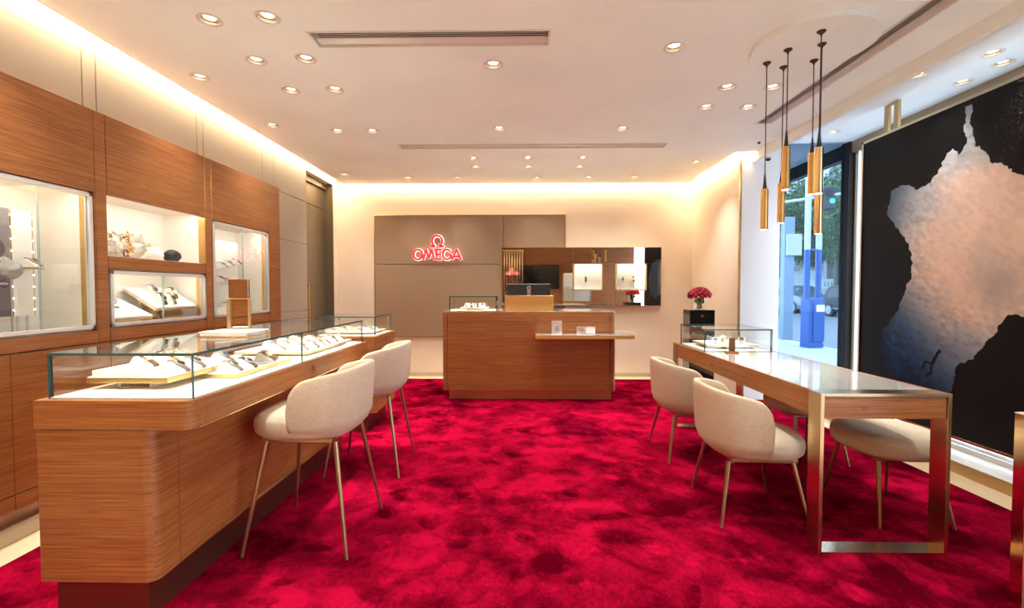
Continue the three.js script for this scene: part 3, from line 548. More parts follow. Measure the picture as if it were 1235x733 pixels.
{ // dark printed card lying on the middle tray
  single('display_card', box(-1.335, -1.285, 0.8665, 0.868, -2.26, -2.4), M.greyPrint, 'small grey card lying on the middle tray of the long counter', 'card');
}
tray('gold-edged display tray in the short counter case', -1.73, -1.3, CT + 0.004, 0.862, -4.05, -4.44);
for (let i = 0; i < 8; i++) watch(-1.36 - 0.12 * (i % 4), 0.862, -4.12 - 0.17 * (i >> 2), H, ['steel', 'brown', 'steel', 'gold', 'black', 'steel', 'brown', 'steel'][i], 'in the short counter case', 0, 0.9);
// mirror stand on the counter glass
{
  const t = thing('counter_mirror', 'bronze framed tabletop mirror standing on the long counter glass', 'mirror', [-1.5, CTOP, -2.43], 0.12);
  mesh('back_plate', box(-0.052, 0.052, 0.03, 0.19, -0.012, -0.002, 0.002), M.polished, t);
  mesh('frame', [box(-0.055, -0.046, 0.0, 0.185, -0.014, 0.016, 0.001), box(0.05, 0.056, 0.0, 0.185, -0.014, 0.012, 0.001)], M.brushed, t);
  mesh('mirror_glass', box(-0.046, 0.05, 0.035, 0.178, -0.002, 0.003), M.clearMirror, t, 'small mirror');
  const u = mesh('upper_panel', box(-0.048, 0.052, 0.185, 0.292, -0.012, 0.008, 0.002), M.polished, t);
  mesh('upper_glass', box(-0.042, 0.047, 0.19, 0.286, 0.008, 0.0095), M.clearMirror, u);
}
{
  const t = thing('presentation_tray', 'flat white tray with gold edges lying on the long counter glass', 'tray', [-1.46, CTOP, -2.3], 0.0);
  mesh('lower_plate', box(-0.13, 0.13, 0.0, 0.005, -0.13, 0.07, 0.001), M.polished, t); mesh('white_body', box(-0.12, 0.11, 0.005, 0.018, -0.12, 0.06, 0.001), M.pad, t);
  mesh('upper_plate', box(-0.13, 0.13, 0.018, 0.022, -0.13, 0.07, 0.001), M.polished, t); mesh('upper_pad', box(-0.126, 0.126, 0.022, 0.024, -0.126, 0.066, 0.001), M.pad, t);
}

// ================================================================ CONTENTS OF THE WALL CASES
{ // wide case: two boards edged with tiny lights
  const bx = -2.66, z0 = -1.86, zm = -2.36, z1 = -2.47, y0 = 1.1, y1 = 1.66;
  const nasa = (() => {
    const c = document.createElement('canvas'); c.width = 512; c.height = 640; const g = c.getContext('2d');
    g.fillStyle = '#77747c'; g.fillRect(0, 0, 512, 640); g.fillStyle = '#5c5a64'; g.fillRect(0, 400, 512, 240);
    for (let i = 0; i < 900; i++) { const x = hash(i, 1, 5) * 512, y = 300 + 180 * hash(i, 2, 5) * (0.6 + 0.4 * Math.sin(x / 90)); const v = 150 + 90 * hash(i, 3, 5); g.fillStyle = `rgb(${v},${v},${v - 6})`; g.beginPath(); g.arc(x, y, 3 + 13 * hash(i, 4, 5), 0, 7); g.fill(); }
    g.fillStyle = '#3c3b45'; g.beginPath(); g.arc(430, 240, 60, 0, 7); g.fill();
    g.fillStyle = '#16204f'; g.beginPath(); g.arc(478, 446, 26, 0, 7); g.fill();
    g.strokeStyle = '#c62b35'; g.lineWidth = 4; g.beginPath(); g.moveTo(455, 462); g.quadraticCurveTo(478, 430, 503, 425); g.stroke();
    g.fillStyle = '#f2f2f2'; g.font = 'bold 17px sans-serif'; g.textAlign = 'center'; g.fillText('NASA', 478, 452);
    const t = new THREE.CanvasTexture(c); t.colorSpace = THREE.SRGBColorSpace; return t;
  })();
  const a = thing('picture_board', 'grey-blue printed picture board with round badge in the wide wall case', 'picture', [bx, 1.006, (z0 + zm) / 2]);
  const w = Math.abs(zm - z0), pg = new THREE.PlaneGeometry(w - 0.01, y1 - y0).rotateY(Math.PI / 2).translate(0.0085, (y0 + y1) / 2 - 1.006, 0);
  mesh('backing', box(-0.008, 0.008, y0 - 1.006, y1 - 1.006, -w / 2 + 0.004, w / 2 - 0.004), M.pad, a); mesh('print', pg, std({ map: nasa, roughness: 0.5 }), a);
  mesh('stand_rod', [box(-0.006, 0.006, 0, y0 - 1.006, -0.15, -0.14), box(-0.006, 0.006, 0, y0 - 1.006, 0.14, 0.15)], M.alu, a);
  const b = thing('light_board', 'white display board edged with tiny lights in the wide wall case', 'display board', [bx, 1.006, (zm + z1) / 2]);
  const wb = Math.abs(z1 - zm);
  mesh('board', box(-0.008, 0.008, y0 - 1.006, y1 - 1.006, -wb / 2 + 0.004, wb / 2 - 0.004), M.paper, b);
  mesh('edge_strip', [box(-0.01, 0.01, y0 - 1.006, y1 - 1.006, -wb / 2, -wb / 2 + 0.004), box(-0.01, 0.01, y0 - 1.006, y1 - 1.006, wb / 2 - 0.004, wb / 2)], M.polished, b);
  for (const s of [-1, 1]) for (let i = 0; i < 9; i++) mesh('bulb', new THREE.SphereGeometry(0.0045, 8, 6).translate(0.01, y0 - 1.006 + (y1 - y0) * (i + 0.5) / 9, s * (wb / 2 - 0.002)), M.caseLamp, b);
  mesh('shelf_block', box(0.008, 0.1, 0.342, 0.352, -0.03, 0.045, 0.002), M.polished, b, 'gold holder'); mesh('inset_panel', box(0.008, 0.02, 0.12, 0.25, -0.035, 0.03), M.lining, b);
  mesh('stand_rod', [box(-0.006, 0.006, 0, y0 - 1.006, -0.03, -0.02), box(-0.006, 0.006, 0, y0 - 1.006, 0.02, 0.03)], M.alu, b);
  watch(-2.605, 1.358, -2.415, H, 'steel', 'on the holder of the lit white board', 0, 1.0);
  const rock = thing('moon_rock', 'rough grey rock specimen in front of the picture board', 'rock', [-2.59, 1.006, -2.3]);
  const rg = mergeVertices(new THREE.IcosahedronGeometry(0.042, 3).deleteAttribute('uv').deleteAttribute('normal')); { const p = rg.attributes.position; for (let i = 0; i < p.count; i++) { const v = new THREE.Vector3().fromBufferAttribute(p, i), n = 0.55 + 0.9 * fbm(v.x * 60 + 9, v.y * 60 + 9 + v.z * 47, 99, 99, 12, 3); p.setXYZ(i, v.x * n, v.y * n, v.z * n); } rg.computeVertexNormals(); }
  mesh('stone', rg.translate(0, 0.335, 0), std({ color: rgb(0.36, 0.35, 0.34), roughness: 0.95 }), rock); mesh('stand', [cyl(0.004, 0.004, 0.31, 10).translate(0, 0.155, 0), cyl(0.03, 0.03, 0.006, 20).translate(0, 0.003, 0)], M.steel, rock);
}
{ // open niche: coral, gold seahorse, shell, black stone
  const y = 1.445;
  const pos = (x, X) => -X * F / (627 - x);
  const c = thing('white_coral', 'ruffled white coral ornament in the open niche', 'coral', [-2.69, y, -3.09]); c.scale.set(1, 1.25, 1.0);
  const gs = []; seed = 21;
  for (let i = 0; i < 46; i++) {
    const a = rnd() * Math.PI, r = 0.03 + 0.03 * rnd(), g = new THREE.CircleGeometry(r, 12, 0, Math.PI * 1.5); const p = g.attributes.position;
    for (let k = 0; k < p.count; k++) p.setZ(k, 0.012 * Math.sin(p.getX(k) * 160 + i) + 0.01 * Math.cos(p.getY(k) * 140));
    g.rotateX(rnd() * 3); g.rotateY(rnd() * 6); const u = rnd() * 2 - 1; g.translate((rnd() - 0.5) * 0.09, 0.035 + 0.105 * rnd() * Math.sqrt(1 - u * u * 0.8), u * 0.21); for (let k = 0; k < p.count; k++) p.setY(k, Math.max(0.003, p.getY(k))); g.computeVertexNormals(); gs.push(g);
  }
  const cm = M.coral.clone(); cm.side = THREE.DoubleSide; mesh('ruffles', gs, cm, c); mesh('core', new THREE.SphereGeometry(1, 20, 12).scale(0.05, 0.06, 0.19).translate(0, 0.058, 0), M.coral, c);
  // seahorse of brass plate and tube
  const s = thing('seahorse_ornament', 'polished gold seahorse ornament in front of the white coral', 'ornament', [-2.555, y, -2.965], H + 0.25); s.scale.setScalar(1.1);
  const body = new THREE.CatmullRomCurve3([[0.03, 0.02], [0.012, 0.012], [0.0, 0.025], [0.015, 0.045], [0.02, 0.07], [0.006, 0.092], [-0.004, 0.11], [0.004, 0.128], [-0.016, 0.132], [-0.036, 0.118]].map(([x, yy]) => new THREE.Vector3(x, yy, 0)));
  const tube = new THREE.TubeGeometry(body, 40, 0.013, 10); { const p = tube.attributes.position; for (let i = 0; i <= 40; i++) { const q = body.getPointAt(i / 40), f = [0.45, 0.6, 1.1, 1.45, 1.2, 0.95, 1.15, 1.05, 0.6][Math.min(8, Math.floor(i / 41 * 9))]; for (let k = 0; k <= 10; k++) { const n = i * 11 + k; p.setXYZ(n, q.x + (p.getX(n) - q.x) * f, q.y + (p.getY(n) - q.y) * f, p.getZ(n) * f * 0.7); } } tube.computeVertexNormals(); }
  mesh('body', tube, M.gold, s);
  mesh('fin', new THREE.ExtrudeGeometry(shapeOf([[0.03, 0.05], [0.065, 0.075], [0.06, 0.05], [0.07, 0.035], [0.035, 0.035]]), { depth: 0.004, bevelEnabled: false }).translate(0, 0, -0.002), M.gold, s);
  mesh('crest', new THREE.ExtrudeGeometry(shapeOf([[-0.01, 0.14], [0, 0.162], [0.006, 0.145], [0.018, 0.15], [0.014, 0.125]]), { depth: 0.004, bevelEnabled: false }).translate(0, 0, -0.002), M.gold, s);
  mesh('foot', [box(-0.045, 0.06, 0, 0.006, -0.022, 0.022, 0.002), new THREE.TorusGeometry(0.02, 0.005, 8, 20).translate(-0.02, 0.026, 0)], M.darkBronze, s);
  const sh = thing('seashell', 'ribbed cream seashell beside the white coral', 'shell', [-2.57, y, -3.2]);
  const lg = new THREE.SphereGeometry(0.055, 40, 16); { const p = lg.attributes.position; for (let i = 0; i < p.count; i++) { const a = Math.atan2(p.getZ(i), p.getX(i)), f = 1 + 0.06 * Math.sin(a * 14); p.setXYZ(i, p.getX(i) * f * 0.8, Math.max(-0.034, p.getY(i) * 0.7), p.getZ(i) * f * 1.15); } lg.computeVertexNormals(); }
  mesh('shell', lg.translate(0, 0.035, 0), M.coral, sh); mesh('hinge', new THREE.SphereGeometry(0.014, 12, 8).scale(1, 0.8, 1.4).translate(-0.02, 0.02, 0.062), M.lining, sh);
  const st = single('black_stone', (() => { const g = mergeVertices(new THREE.IcosahedronGeometry(0.05, 4).deleteAttribute('uv').deleteAttribute('normal')), p = g.attributes.position; for (let i = 0; i < p.count; i++) { const x = p.getX(i), yy = p.getY(i), z = p.getZ(i), n = 0.86 + 0.28 * noise(x * 60 + 7, yy * 60 + z * 44 + 7, 99, 99, 31); p.setXYZ(i, x * n * 0.9, Math.max(-0.04, yy * n * 0.95), z * n * 1.3); } g.computeVertexNormals(); return g.translate(0, 0.04, 0); })(), std({ color: rgb(0.014, 0.016, 0.022), roughness: 0.5 }), 'lumpy black stone in the open niche', 'stone');
  st.position.set(-2.57, y, -3.37);
}
{ // low case: slanted boards
  const y = 1.008;
  const a = thing('slanted_board', 'white slanted display board with gold edge in the low case, nearer the wide case', 'display board', [-2.64, y, -2.95]);
  const mk = (t, w, d, tilt, h) => { // w along z, d along x
    const g = new THREE.Group(); const R = (q) => { q.rotateZ(-tilt); q.translate(0, h, 0); return q; };
    mesh('board', R(box(-d / 2, d / 2, 0.002, 0.014, -w / 2, w / 2, 0.001)), M.pad, t); mesh('gold_underside', R(box(-d / 2, d / 2, -0.012, 0.002, -w / 2, w / 2, 0.001)), M.polished, t);
    mesh('support', [box(-d * 0.3, -d * 0.2, 0, h + 0.02, -w * 0.3, w * 0.3), box(d * 0.22, d * 0.3, 0, Math.max(0.004, h - 0.045), -w * 0.25, w * 0.25)], M.polished, t);
  };
  mk(a, 0.33, 0.26, 0.45, 0.1);
  const b = thing('slanted_board', 'larger white slanted display board on an angled gold support in the low case', 'display board', [-2.64, y, -3.35]); mk(b, 0.4, 0.262, 0.56, 0.165);
  const lay = (d, h, tilt, z, k, where) => watch(-2.64 + d * Math.cos(tilt) + 0.0145 * Math.sin(tilt), y + h - d * Math.sin(tilt) + 0.0145 * Math.cos(tilt), z, H, k, where, tilt, 1.05);
  for (const [d, z, k] of [[-0.05, -2.84, 'steel'], [-0.05, -2.95, 'blue']]) lay(d, 0.1, 0.45, z, k, 'on the nearer slanted board');
  for (const [d, z, k] of [[-0.065, -3.3, 'steel'], [0.045, -3.26, 'black'], [0.045, -3.35, 'steel'], [-0.03, -3.45, 'brown']]) lay(d, 0.165, 0.56, z, k, 'on the larger slanted board');
  watch(-2.55, y, -2.8, H, 'steel', 'on the floor of the low wall case');
}
{ // square case: white board with watches on brackets
  const t = thing('display_board', 'tall white watch board standing in the square wall case', 'display board', [-2.69, 1.01, -4.06]);
  mesh('board', box(-0.01, 0.01, 0.0, 0.67, -0.28, 0.28, 0.003), M.paper, t); mesh('foot_block', box(0.01, 0.13, 0, 0.07, -0.2, 0.2, 0.004), M.pad, t);
  mesh('printed_label', box(0.0101, 0.011, 0.5, 0.6, 0.16, 0.25), M.lining, t);
  const spots = [[0.44, -0.03, 'steel'], [0.46, -0.14, 'brown'], [0.42, 0.06, 'steel'], [0.28, -0.03, 'black'], [0.3, 0.09, 'steel'], [0.07, 0.0, 'steel']];
  for (const [hy, zz] of spots.slice(0, 5)) mesh('bracket', box(0.01, 0.09, hy - 0.008, hy, zz - 0.03, zz + 0.03, 0.001), M.pad, t);
  for (const [hy, zz, k] of spots) watch(-2.62, 1.011 + hy, -4.06 + zz, H, k, hy < 0.1 ? 'on the foot of the tall white board' : 'on a bracket of the tall white board');
}

// ================================================================ SEATING
function shellGeo(y0, yt, A = 1.66) {                                 // padded barrel back, open towards -z
  const N = 56, loop = [], sec = 22;
  const pos = [], uv = [], idx = [];
  for (let i = 0; i <= N; i++) {
    const f = i / N * 2 - 1, a = f * A, e = Math.abs(f);
    const corner = Math.max(0, (e - 0.8) / 0.2), top = yt - 0.075 * Math.pow(e, 2.2) - 0.1 * (1 - Math.sqrt(Math.max(0, 1 - corner * corner)));
    const bot = y0 + 0.05 * Math.pow(corner, 3), th = 0.04 * (1 - 0.45 * Math.pow(corner, 3));
    const plan = 1 + 0.045 * Math.cos(4 * a) * -1;                    // slightly squared plan
    for (let k = 0; k <= sec; k++) {
      const t = k / sec * 2 * Math.PI, s = Math.sin(t), c = Math.cos(t);
      const se = (v, p) => Math.sign(v) * Math.pow(Math.abs(v), p);
      const h = clamp(0.5 - 0.5 * se(c, 0.42)), y = bot + (top - bot) * h;
      const ro = 0.262 + 0.026 * (y - y0) / (yt - y0) - 0.075 * Math.pow(1 - clamp((y - y0) / 0.11), 2.2);
      const r = (ro - th / 2 + th / 2 * se(s, 0.5)) * plan;
      pos.push(Math.sin(a) * r, y, Math.cos(a) * r); uv.push(a * 0.27, y + (s < 0 ? 0.5 : 0));
    }
  }
  const R = sec + 1;
  for (let i = 0; i < N; i++) for (let k = 0; k < sec; k++) { const p = i * R + k, q = p + R; idx.push(p, p + 1, q, q, p + 1, q + 1); }
  for (const [row, flip] of [[0, 1], [N, 0]]) { const c = pos.length / 3; let x = 0, y = 0, z = 0; for (let k = 0; k < sec; k++) { x += pos[(row * R + k) * 3]; y += pos[(row * R + k) * 3 + 1]; z += pos[(row * R + k) * 3 + 2]; } pos.push(x / sec, y / sec, z / sec); uv.push(0, 0); for (let k = 0; k < sec; k++) { const p = row * R + k; flip ? idx.push(c, p + 1, p) : idx.push(c, p, p + 1); } }
  const g = new THREE.BufferGeometry(); g.setAttribute('position', new THREE.Float32BufferAttribute(pos, 3)); g.setAttribute('uv', new THREE.Float32BufferAttribute(uv, 2)); g.setIndex(idx); g.computeVertexNormals();
  const n = g.attributes.normal; let s = 0; for (let i = 0; i < 200; i++) s += n.getX(N / 2 * R + i % 5) * 0 + 1; return g;
}
function seatGeo(rx, rz, y0, y1, dome = 0.012, pw = 2.5) {            // rounded cushion on a superellipse plan
  const N = 56, prof = [[0, 0], [0.7, 0], [0.9, 0.06], [0.975, 0.22], [1, 0.48], [0.985, 0.74], [0.94, 0.9], [0.86, 0.975], [0.6, 1.0], [0, 1.0]];
  const pos = [], uv = [], idx = []; const K = prof.length;
  for (let i = 0; i <= N; i++) { const a = i / N * 2 * Math.PI, c = Math.cos(a), s = Math.sin(a), q = Math.pow(Math.pow(Math.abs(c), pw) + Math.pow(Math.abs(s), pw), -1 / pw);
    for (const [r, h] of prof) { const y = y0 + (y1 - y0) * h + (h > 0.9 ? dome * (1 - r * r) : 0); pos.push(c * q * rx * r, y, s * q * rz * r); uv.push(r < 0.9 ? c * q * rx * r : a * 0.26, r < 0.9 ? s * q * rz * r : y); } }
  for (let i = 0; i < N; i++) for (let k = 0; k + 1 < K; k++) { const p = i * K + k, q = p + K; idx.push(p, p + 1, q, q, p + 1, q + 1); }
  const g = new THREE.BufferGeometry(); g.setAttribute('position', new THREE.Float32BufferAttribute(pos, 3)); g.setAttribute('uv', new THREE.Float32BufferAttribute(uv, 2)); g.setIndex(idx); g.computeVertexNormals();
  return g;
}
function fourLegs(t, topY, top, foot, m = M.legBronze) {
  for (const sx of [-1, 1]) for (const sz of [-1, 1]) mesh('leg', bar([sx * foot[0], 0, sz * foot[1]], [sx * top[0], topY, sz * top[1]], 0.0075, 0.0125, 10), m, t);
}
function barrelChair(name, label, category, seatTop, backTop, foot, footrest) {
  const t = thing(name, label, category); const y0 = seatTop - 0.125;
  mesh('seat', seatGeo(0.24, 0.248, y0 + 0.01, seatTop, 0.014), M.linen, t).position.z = -0.025;
  mesh('backrest', shellGeo(y0 - 0.002, backTop), M.linen, t);
  mesh('seat_base', box(-0.17, 0.17, y0 - 0.012, y0 + 0.012, -0.19, 0.15, 0.006), M.legBronze, t);
  fourLegs(t, y0 - 0.004, [0.165, 0.165], foot);
  if (footrest) mesh('footrest', bar([-foot[0] + 0.028, footrest, -foot[1] + 0.026], [foot[0] - 0.028, footrest, -foot[1] + 0.026], 0.007), M.legBronze, t);
  return t;
}
const stool1 = barrelChair('counter_chair', 'tall cream linen barrel chair at the near end of the long counter', 'chair', 0.645, 0.868, [0.245, 0.245], 0.24);
stool1.userData.group = 'tall chairs at the long counter'; stool1.position.set(-1.03, 0.0075, -2.3); stool1.rotation.y = H - 0.02;
dup(stool1, [-1.045, 0.0075, -3.2], H + 0.03, 'tall cream linen barrel chair at the far end of the long counter');
const chair1 = barrelChair('table_chair', 'low cream linen barrel chair at the near end of the white-topped table', 'chair', 0.455, 0.715, [0.23, 0.225], 0);
chair1.userData.group = 'low chairs at the table'; chair1.position.set(1.275, 0.0075, -2.585); chair1.rotation.y = -H - 0.03;
dup(chair1, [1.275, 0.0075, -3.475], -H - 0.02, 'low cream linen barrel chair at the far end of the white-topped table');
{
  const t = thing('upholstered_stool', 'backless cream upholstered stool on slim legs by the near table leg', 'stool', [2.045, 0.0075, -2.59], 0, 'stools on the window side of the table');
  mesh('seat', seatGeo(0.238, 0.262, 0.345, 0.465, 0.012, 2.3), M.linen, t); mesh('seat_base', box(-0.17, 0.17, 0.33, 0.35, -0.17, 0.17, 0.006), M.legBronze, t);
  fourLegs(t, 0.335, [0.15, 0.15], [0.19, 0.225]);
  dup(t, [2.09, 0.0075, -3.42], 0.05, 'backless cream upholstered stool on slim legs under the middle of the table');
}

// ================================================================ WHITE-TOPPED TABLE (right)
{
  const x0 = 1.395, x1 = 1.985, z0 = -2.135, z1 = -4.19, T = 0.76;
  const t = thing('consulting_table', 'long wooden table with white glossy top and bronze loop legs', 'table');
  const loop = (za, zb, name) => mesh(name, [box(x0 - 0.004, x0 + 0.014, 0.004, T, za, zb, 0.001), box(x1 - 0.014, x1 + 0.004, 0.004, T, za, zb, 0.001), box(x0 + 0.014, x1 - 0.014, 0.004, 0.016, za, zb), box(x0 + 0.014, x1 - 0.014, T - 0.014, T, za, zb)], M.bronze, t);
  loop(z0, z0 - 0.09, 'leg_frame'); loop(z1 + 0.09, z1, 'leg_frame');
  mesh('tabletop', box(x0 + 0.012, x1 - 0.012, T - 0.012, T - 0.001, z0 - 0.092, z1 + 0.092, 0.001), M.lacquer, t, 'white glossy table top');
  mesh('top_rail', [box(x0, x0 + 0.013, T - 0.012, T, z0 - 0.091, z1 + 0.091, 0, 'z'), box(x1 - 0.013, x1, T - 0.012, T, z0 - 0.091, z1 + 0.091, 0, 'z')], M.wood, t);
  mesh('apron', box(x0, x0 + 0.018, T - 0.118, T - 0.012, z0 - 0.091, z1 + 0.091, 0.001, 'z'), M.wood, t); mesh('apron', box(x1 - 0.018, x1, T - 0.118, T - 0.012, z0 - 0.091, z1 + 0.091, 0.001, 'z'), M.wood, t);
  const dr = mesh('drawer_front', box(x0 + 0.016, x1 - 0.016, T - 0.118, T - 0.017, z0 - 0.006, z0 - 0.026, 0.001), M.wood, t); mesh('drawer_lock', [box(1.585, 1.591, T - 0.074, T - 0.058, z0 - 0.004, z0 - 0.006), box(1.6, 1.606, T - 0.074, T - 0.058, z0 - 0.004, z0 - 0.006)], M.darkBronze, dr);
  mesh('apron', box(x0 + 0.016, x1 - 0.016, T - 0.118, T - 0.017, z1 + 0.006, z1 + 0.026, 0.001), M.wood, t);
  mesh('underside', box(x0 + 0.018, x1 - 0.018, T - 0.112, T - 0.106, z0 - 0.03, z1 + 0.03), M.wood, t);
  mark(t, x0 - 0.002, T - 0.075, -3.35, -H, 1.1);
  // glass case at its far end
  const c = thing('table_showcase', 'low glass showcase standing on the far end of the table', 'showcase', [0, 0, 0]);
  glassCase(c, 1.425, 1.945, T, 0.934, -3.565, -4.1);
  mesh('deck', box(1.437, 1.933, T, T + 0.006, -3.58, -4.085), M.pad, c);
}
tray('gold-edged display tray in the table showcase', 1.5, 1.9, 0.766, 0.8, -3.68, -4.02);
for (const [x, z, k] of [[1.6, -3.78, 'steel'], [1.72, -3.92, 'gold'], [1.72, -3.76, 'steel'], [1.82, -3.8, 'steel']]) watch(x, 0.8, z, -0.5, k, 'in the table showcase');
{
  const t = thing('card_holder', 'small dark upright block on a wooden foot beside the table showcase', 'card holder', [1.605, 0.76, -3.5], -0.25);
  mesh('foot', box(-0.045, 0.045, 0, 0.012, -0.03, 0.03, 0.002), M.wood, t); mesh('block', box(-0.022, 0.022, 0.012, 0.115, -0.008, 0.008, 0.002), M.darkBronze, t);
}

// ================================================================ PEDESTAL WITH FLOWERS
{
  const t = thing('pedestal', 'glossy black square pedestal standing behind the table', 'pedestal', [1.955, -0.0, -5.06]);
  mesh('body', box(-0.134, 0.134, 0.005, 1.02, -0.1, 0.1, 0.002), M.blackGloss, t); mesh('emblem', omegaMark, M.bronze, t, 'small omega shaped emblem').position.set(0, 0.945, 0.101);
  const v = thing('flower_vase', 'clear glass vase on the black pedestal', 'vase', [1.962, 1.02, -5.06]);
  mesh('glass', new THREE.LatheGeometry([[0, 0.004], [0.062, 0.004], [0.066, 0.01], [0.066, 0.13]].map(([a, b]) => new THREE.Vector2(a, b)), 36), M.vase, v);
  mesh('base', cyl(0.066, 0.066, 0.005, 36).translate(0, 0.0025, 0), M.vase, v);
  const b = thing('rose_bouquet', 'dome of dark red roses in the glass vase', 'bouquet', [1.962, 1.03, -5.06]);
  seed = 5; const stems = [];
  for (let i = 0; i < 16; i++) { const a = i * 2.4, r = 0.05 * Math.sqrt((i + 0.5) / 16); stems.push(bar([0.03 * Math.cos(a + 2), 0.0, 0.03 * Math.sin(a + 2)], [r * 1.2 * Math.cos(a), 0.12, r * 1.2 * Math.sin(a)], 0.003, 0.003, 6)); }
  mesh('stems', stems, M.green, b);
  const leaf = []; for (let i = 0; i < 18; i++) { const g = new THREE.SphereGeometry(0.018, 8, 6).scale(1, 0.15, 0.5).rotateZ(rnd() * 2 - 0.4).rotateY(i * 1.9).translate(0.045 * Math.cos(i * 1.9), 0.06 + 0.05 * rnd(), 0.045 * Math.sin(i * 1.9)); leaf.push(g); } mesh('leaves', leaf, M.green, b);
  const rose = (() => { const gs = []; for (let ring = 0; ring < 4; ring++) for (let k = 0; k < 3 + ring; k++) { const g = new THREE.SphereGeometry(0.009 + 0.005 * ring, 10, 6, 0, 2.4, 0.5, 1.6); g.scale(1, 1.05, 1).rotateY(k * 6.28 / (3 + ring) + ring).rotateX(0.06 * ring); gs.push(g); } const g = join(gs); g.computeVertexNormals(); return g; })();
  const pm = M.petal.clone(); pm.side = THREE.DoubleSide;
  for (let i = 0; i < 42; i++) { const u = (i + 0.5) / 42, th = Math.acos(1 - u * 1.08), a = i * 2.39996, R = 0.098; const o = mesh('rose', rose, pm, b); o.position.set(R * Math.sin(th) * Math.cos(a) * 1.08, 0.135 + R * Math.cos(th) * 0.86, R * Math.sin(th) * Math.sin(a) * 1.08); o.rotation.set(Math.sin(a) * th * 0.9, a, -Math.cos(a) * th * 0.9); }
}

// ================================================================ RECEPTION DESK
{
  const x0 = -0.858, x1 = 1.054, z0 = -5.1, z1 = -5.75, T = 1.0;
  const t = thing('reception_desk', 'wooden reception desk with bronze plinth and lower side shelf', 'desk');
  mesh('kick_plate', box(x0 + 0.06, x1 - 0.03, 0.005, 0.115, z0 - 0.055, z1), M.brushed, t, 'bronze plinth');
  mesh('front_panel', box(x0 + 0.052, x1 - 0.055, 0.115, T - 0.122, z0, z0 - 0.03, 0.002), M.wood, t); mesh('upper_rail', box(x0 + 0.052, x1 - 0.055, T - 0.118, T - 0.012, z0, z0 - 0.03, 0.002), M.wood, t);
  mesh('corner_panel', box(x0, x0 + 0.048, 0.115, T - 0.012, z0, z1, 0.006), M.wood, t); mesh('corner_panel', box(x1 - 0.051, x1 - 0.012, 0.115, T - 0.012, z0, z1, 0.004), M.wood, t);
  mesh('side_panel', box(x1 - 0.011, x1, 0.115, T - 0.004, z0 + 0.002, z1, 0.002), M.lacquer, t, 'white lacquered side panel');
  mesh('core', box(x0 + 0.04, x1 - 0.04, 0.12, T - 0.012, z0 - 0.028, z1), M.darkBronze, t);
  mesh('counter_top', box(x0, x1, T - 0.012, T, z0, z1, 0.003), M.lacquer, t, 'white glossy counter top'); mesh('top_edge', box(x0, x1, T - 0.013, T - 0.001, z0 + 0.003, z0, 0), M.gold, t);
  mesh('inlay', box(-0.2, 0.1, T - 0.1205, T - 0.1175, z0 + 0.001, z0 - 0.01), M.polished, t);
  mark(t, 0.153, T - 0.078, z0 + 0.001, 0, 1.2);
  const shelf = (o, y, h) => { const s = shapeOf([[0.168 + o, 4.87 + o], [1.215 - o, 4.87 + o], [1.285 - o, 5.5], [x1 + 0.001, 5.5], [x1 + 0.001, 5.098], [0.168 + o, 5.098]]); const g = new THREE.ExtrudeGeometry(s, { depth: h, bevelEnabled: false }); g.rotateX(-Math.PI / 2); return uvm(g.translate(0, y, 0)); };
  const sh = mesh('side_shelf', shelf(0, 0.715, 0.034), M.goldBrushed, t, 'bronze edged shelf'); mesh('shelf_top', shelf(0.004, 0.749, 0.006), M.lacquer, sh, 'white shelf top');
}
{
  const t = thing('desk_showcase', 'small glass showcase on the reception desk', 'showcase', [0, 0, 0]);
  glassCase(t, -0.79, -0.262, 1.0, 1.165, -5.13, -5.5); mesh('deck', box(-0.78, -0.272, 1.0, 1.005, -5.145, -5.485), M.pad, t);
}
tray('gold-edged display tray in the desk showcase', -0.68, -0.36, 1.005, 1.035, -5.2, -5.42);
for (const [x, k] of [[-0.61, 'steel'], [-0.555, 'black'], [-0.485, 'black'], [-0.43, 'steel']]) watch(x, 1.035, -5.31, 0, k, 'in the desk showcase');
{
  const t = thing('screen_surround', 'brushed gold box hiding the lower part of the desk monitor', 'box', [0.105, 1.0, -5.2]);
  mesh('front', box(-0.275, 0.275, 0, 0.172, -0.012, 0, 0.002), M.goldBrushed, t); mesh('side', box(-0.275, -0.263, 0, 0.172, -0.3, -0.012), M.goldBrushed, t); mesh('side', box(0.263, 0.275, 0, 0.172, -0.3, -0.012), M.goldBrushed, t);
  const m = thing('desk_monitor', 'black desktop monitor seen from behind over the gold box', 'monitor', [0.105, 1.0, -5.36]);
  mesh('housing', box(-0.262, 0.25, 0.05, 0.305, -0.02, 0.012, 0.006), M.black, m); mesh('screen', box(-0.252, 0.24, 0.06, 0.295, -0.023, -0.02), M.screen, m); mesh('stand_foot', box(-0.1, 0.1, 0.002, 0.012, -0.08, 0.08, 0.003), M.steel, m);
  const arm = mesh('stand_arm', box(-0.02, 0.02, 0.012, 0.25, 0.012, 0.024, 0.004), M.steel, m); mesh('cable_ring', new THREE.TorusGeometry(0.02, 0.006, 8, 20).translate(-0.002, 0.255, 0.016), M.steel, arm);
  const k = single('payment_pad', box(-0.235, -0.19, 1.0, 1.014, -5.13, -5.2, 0.003), M.steel, 'small grey pad on the desk beside the gold box', 'pad');
}
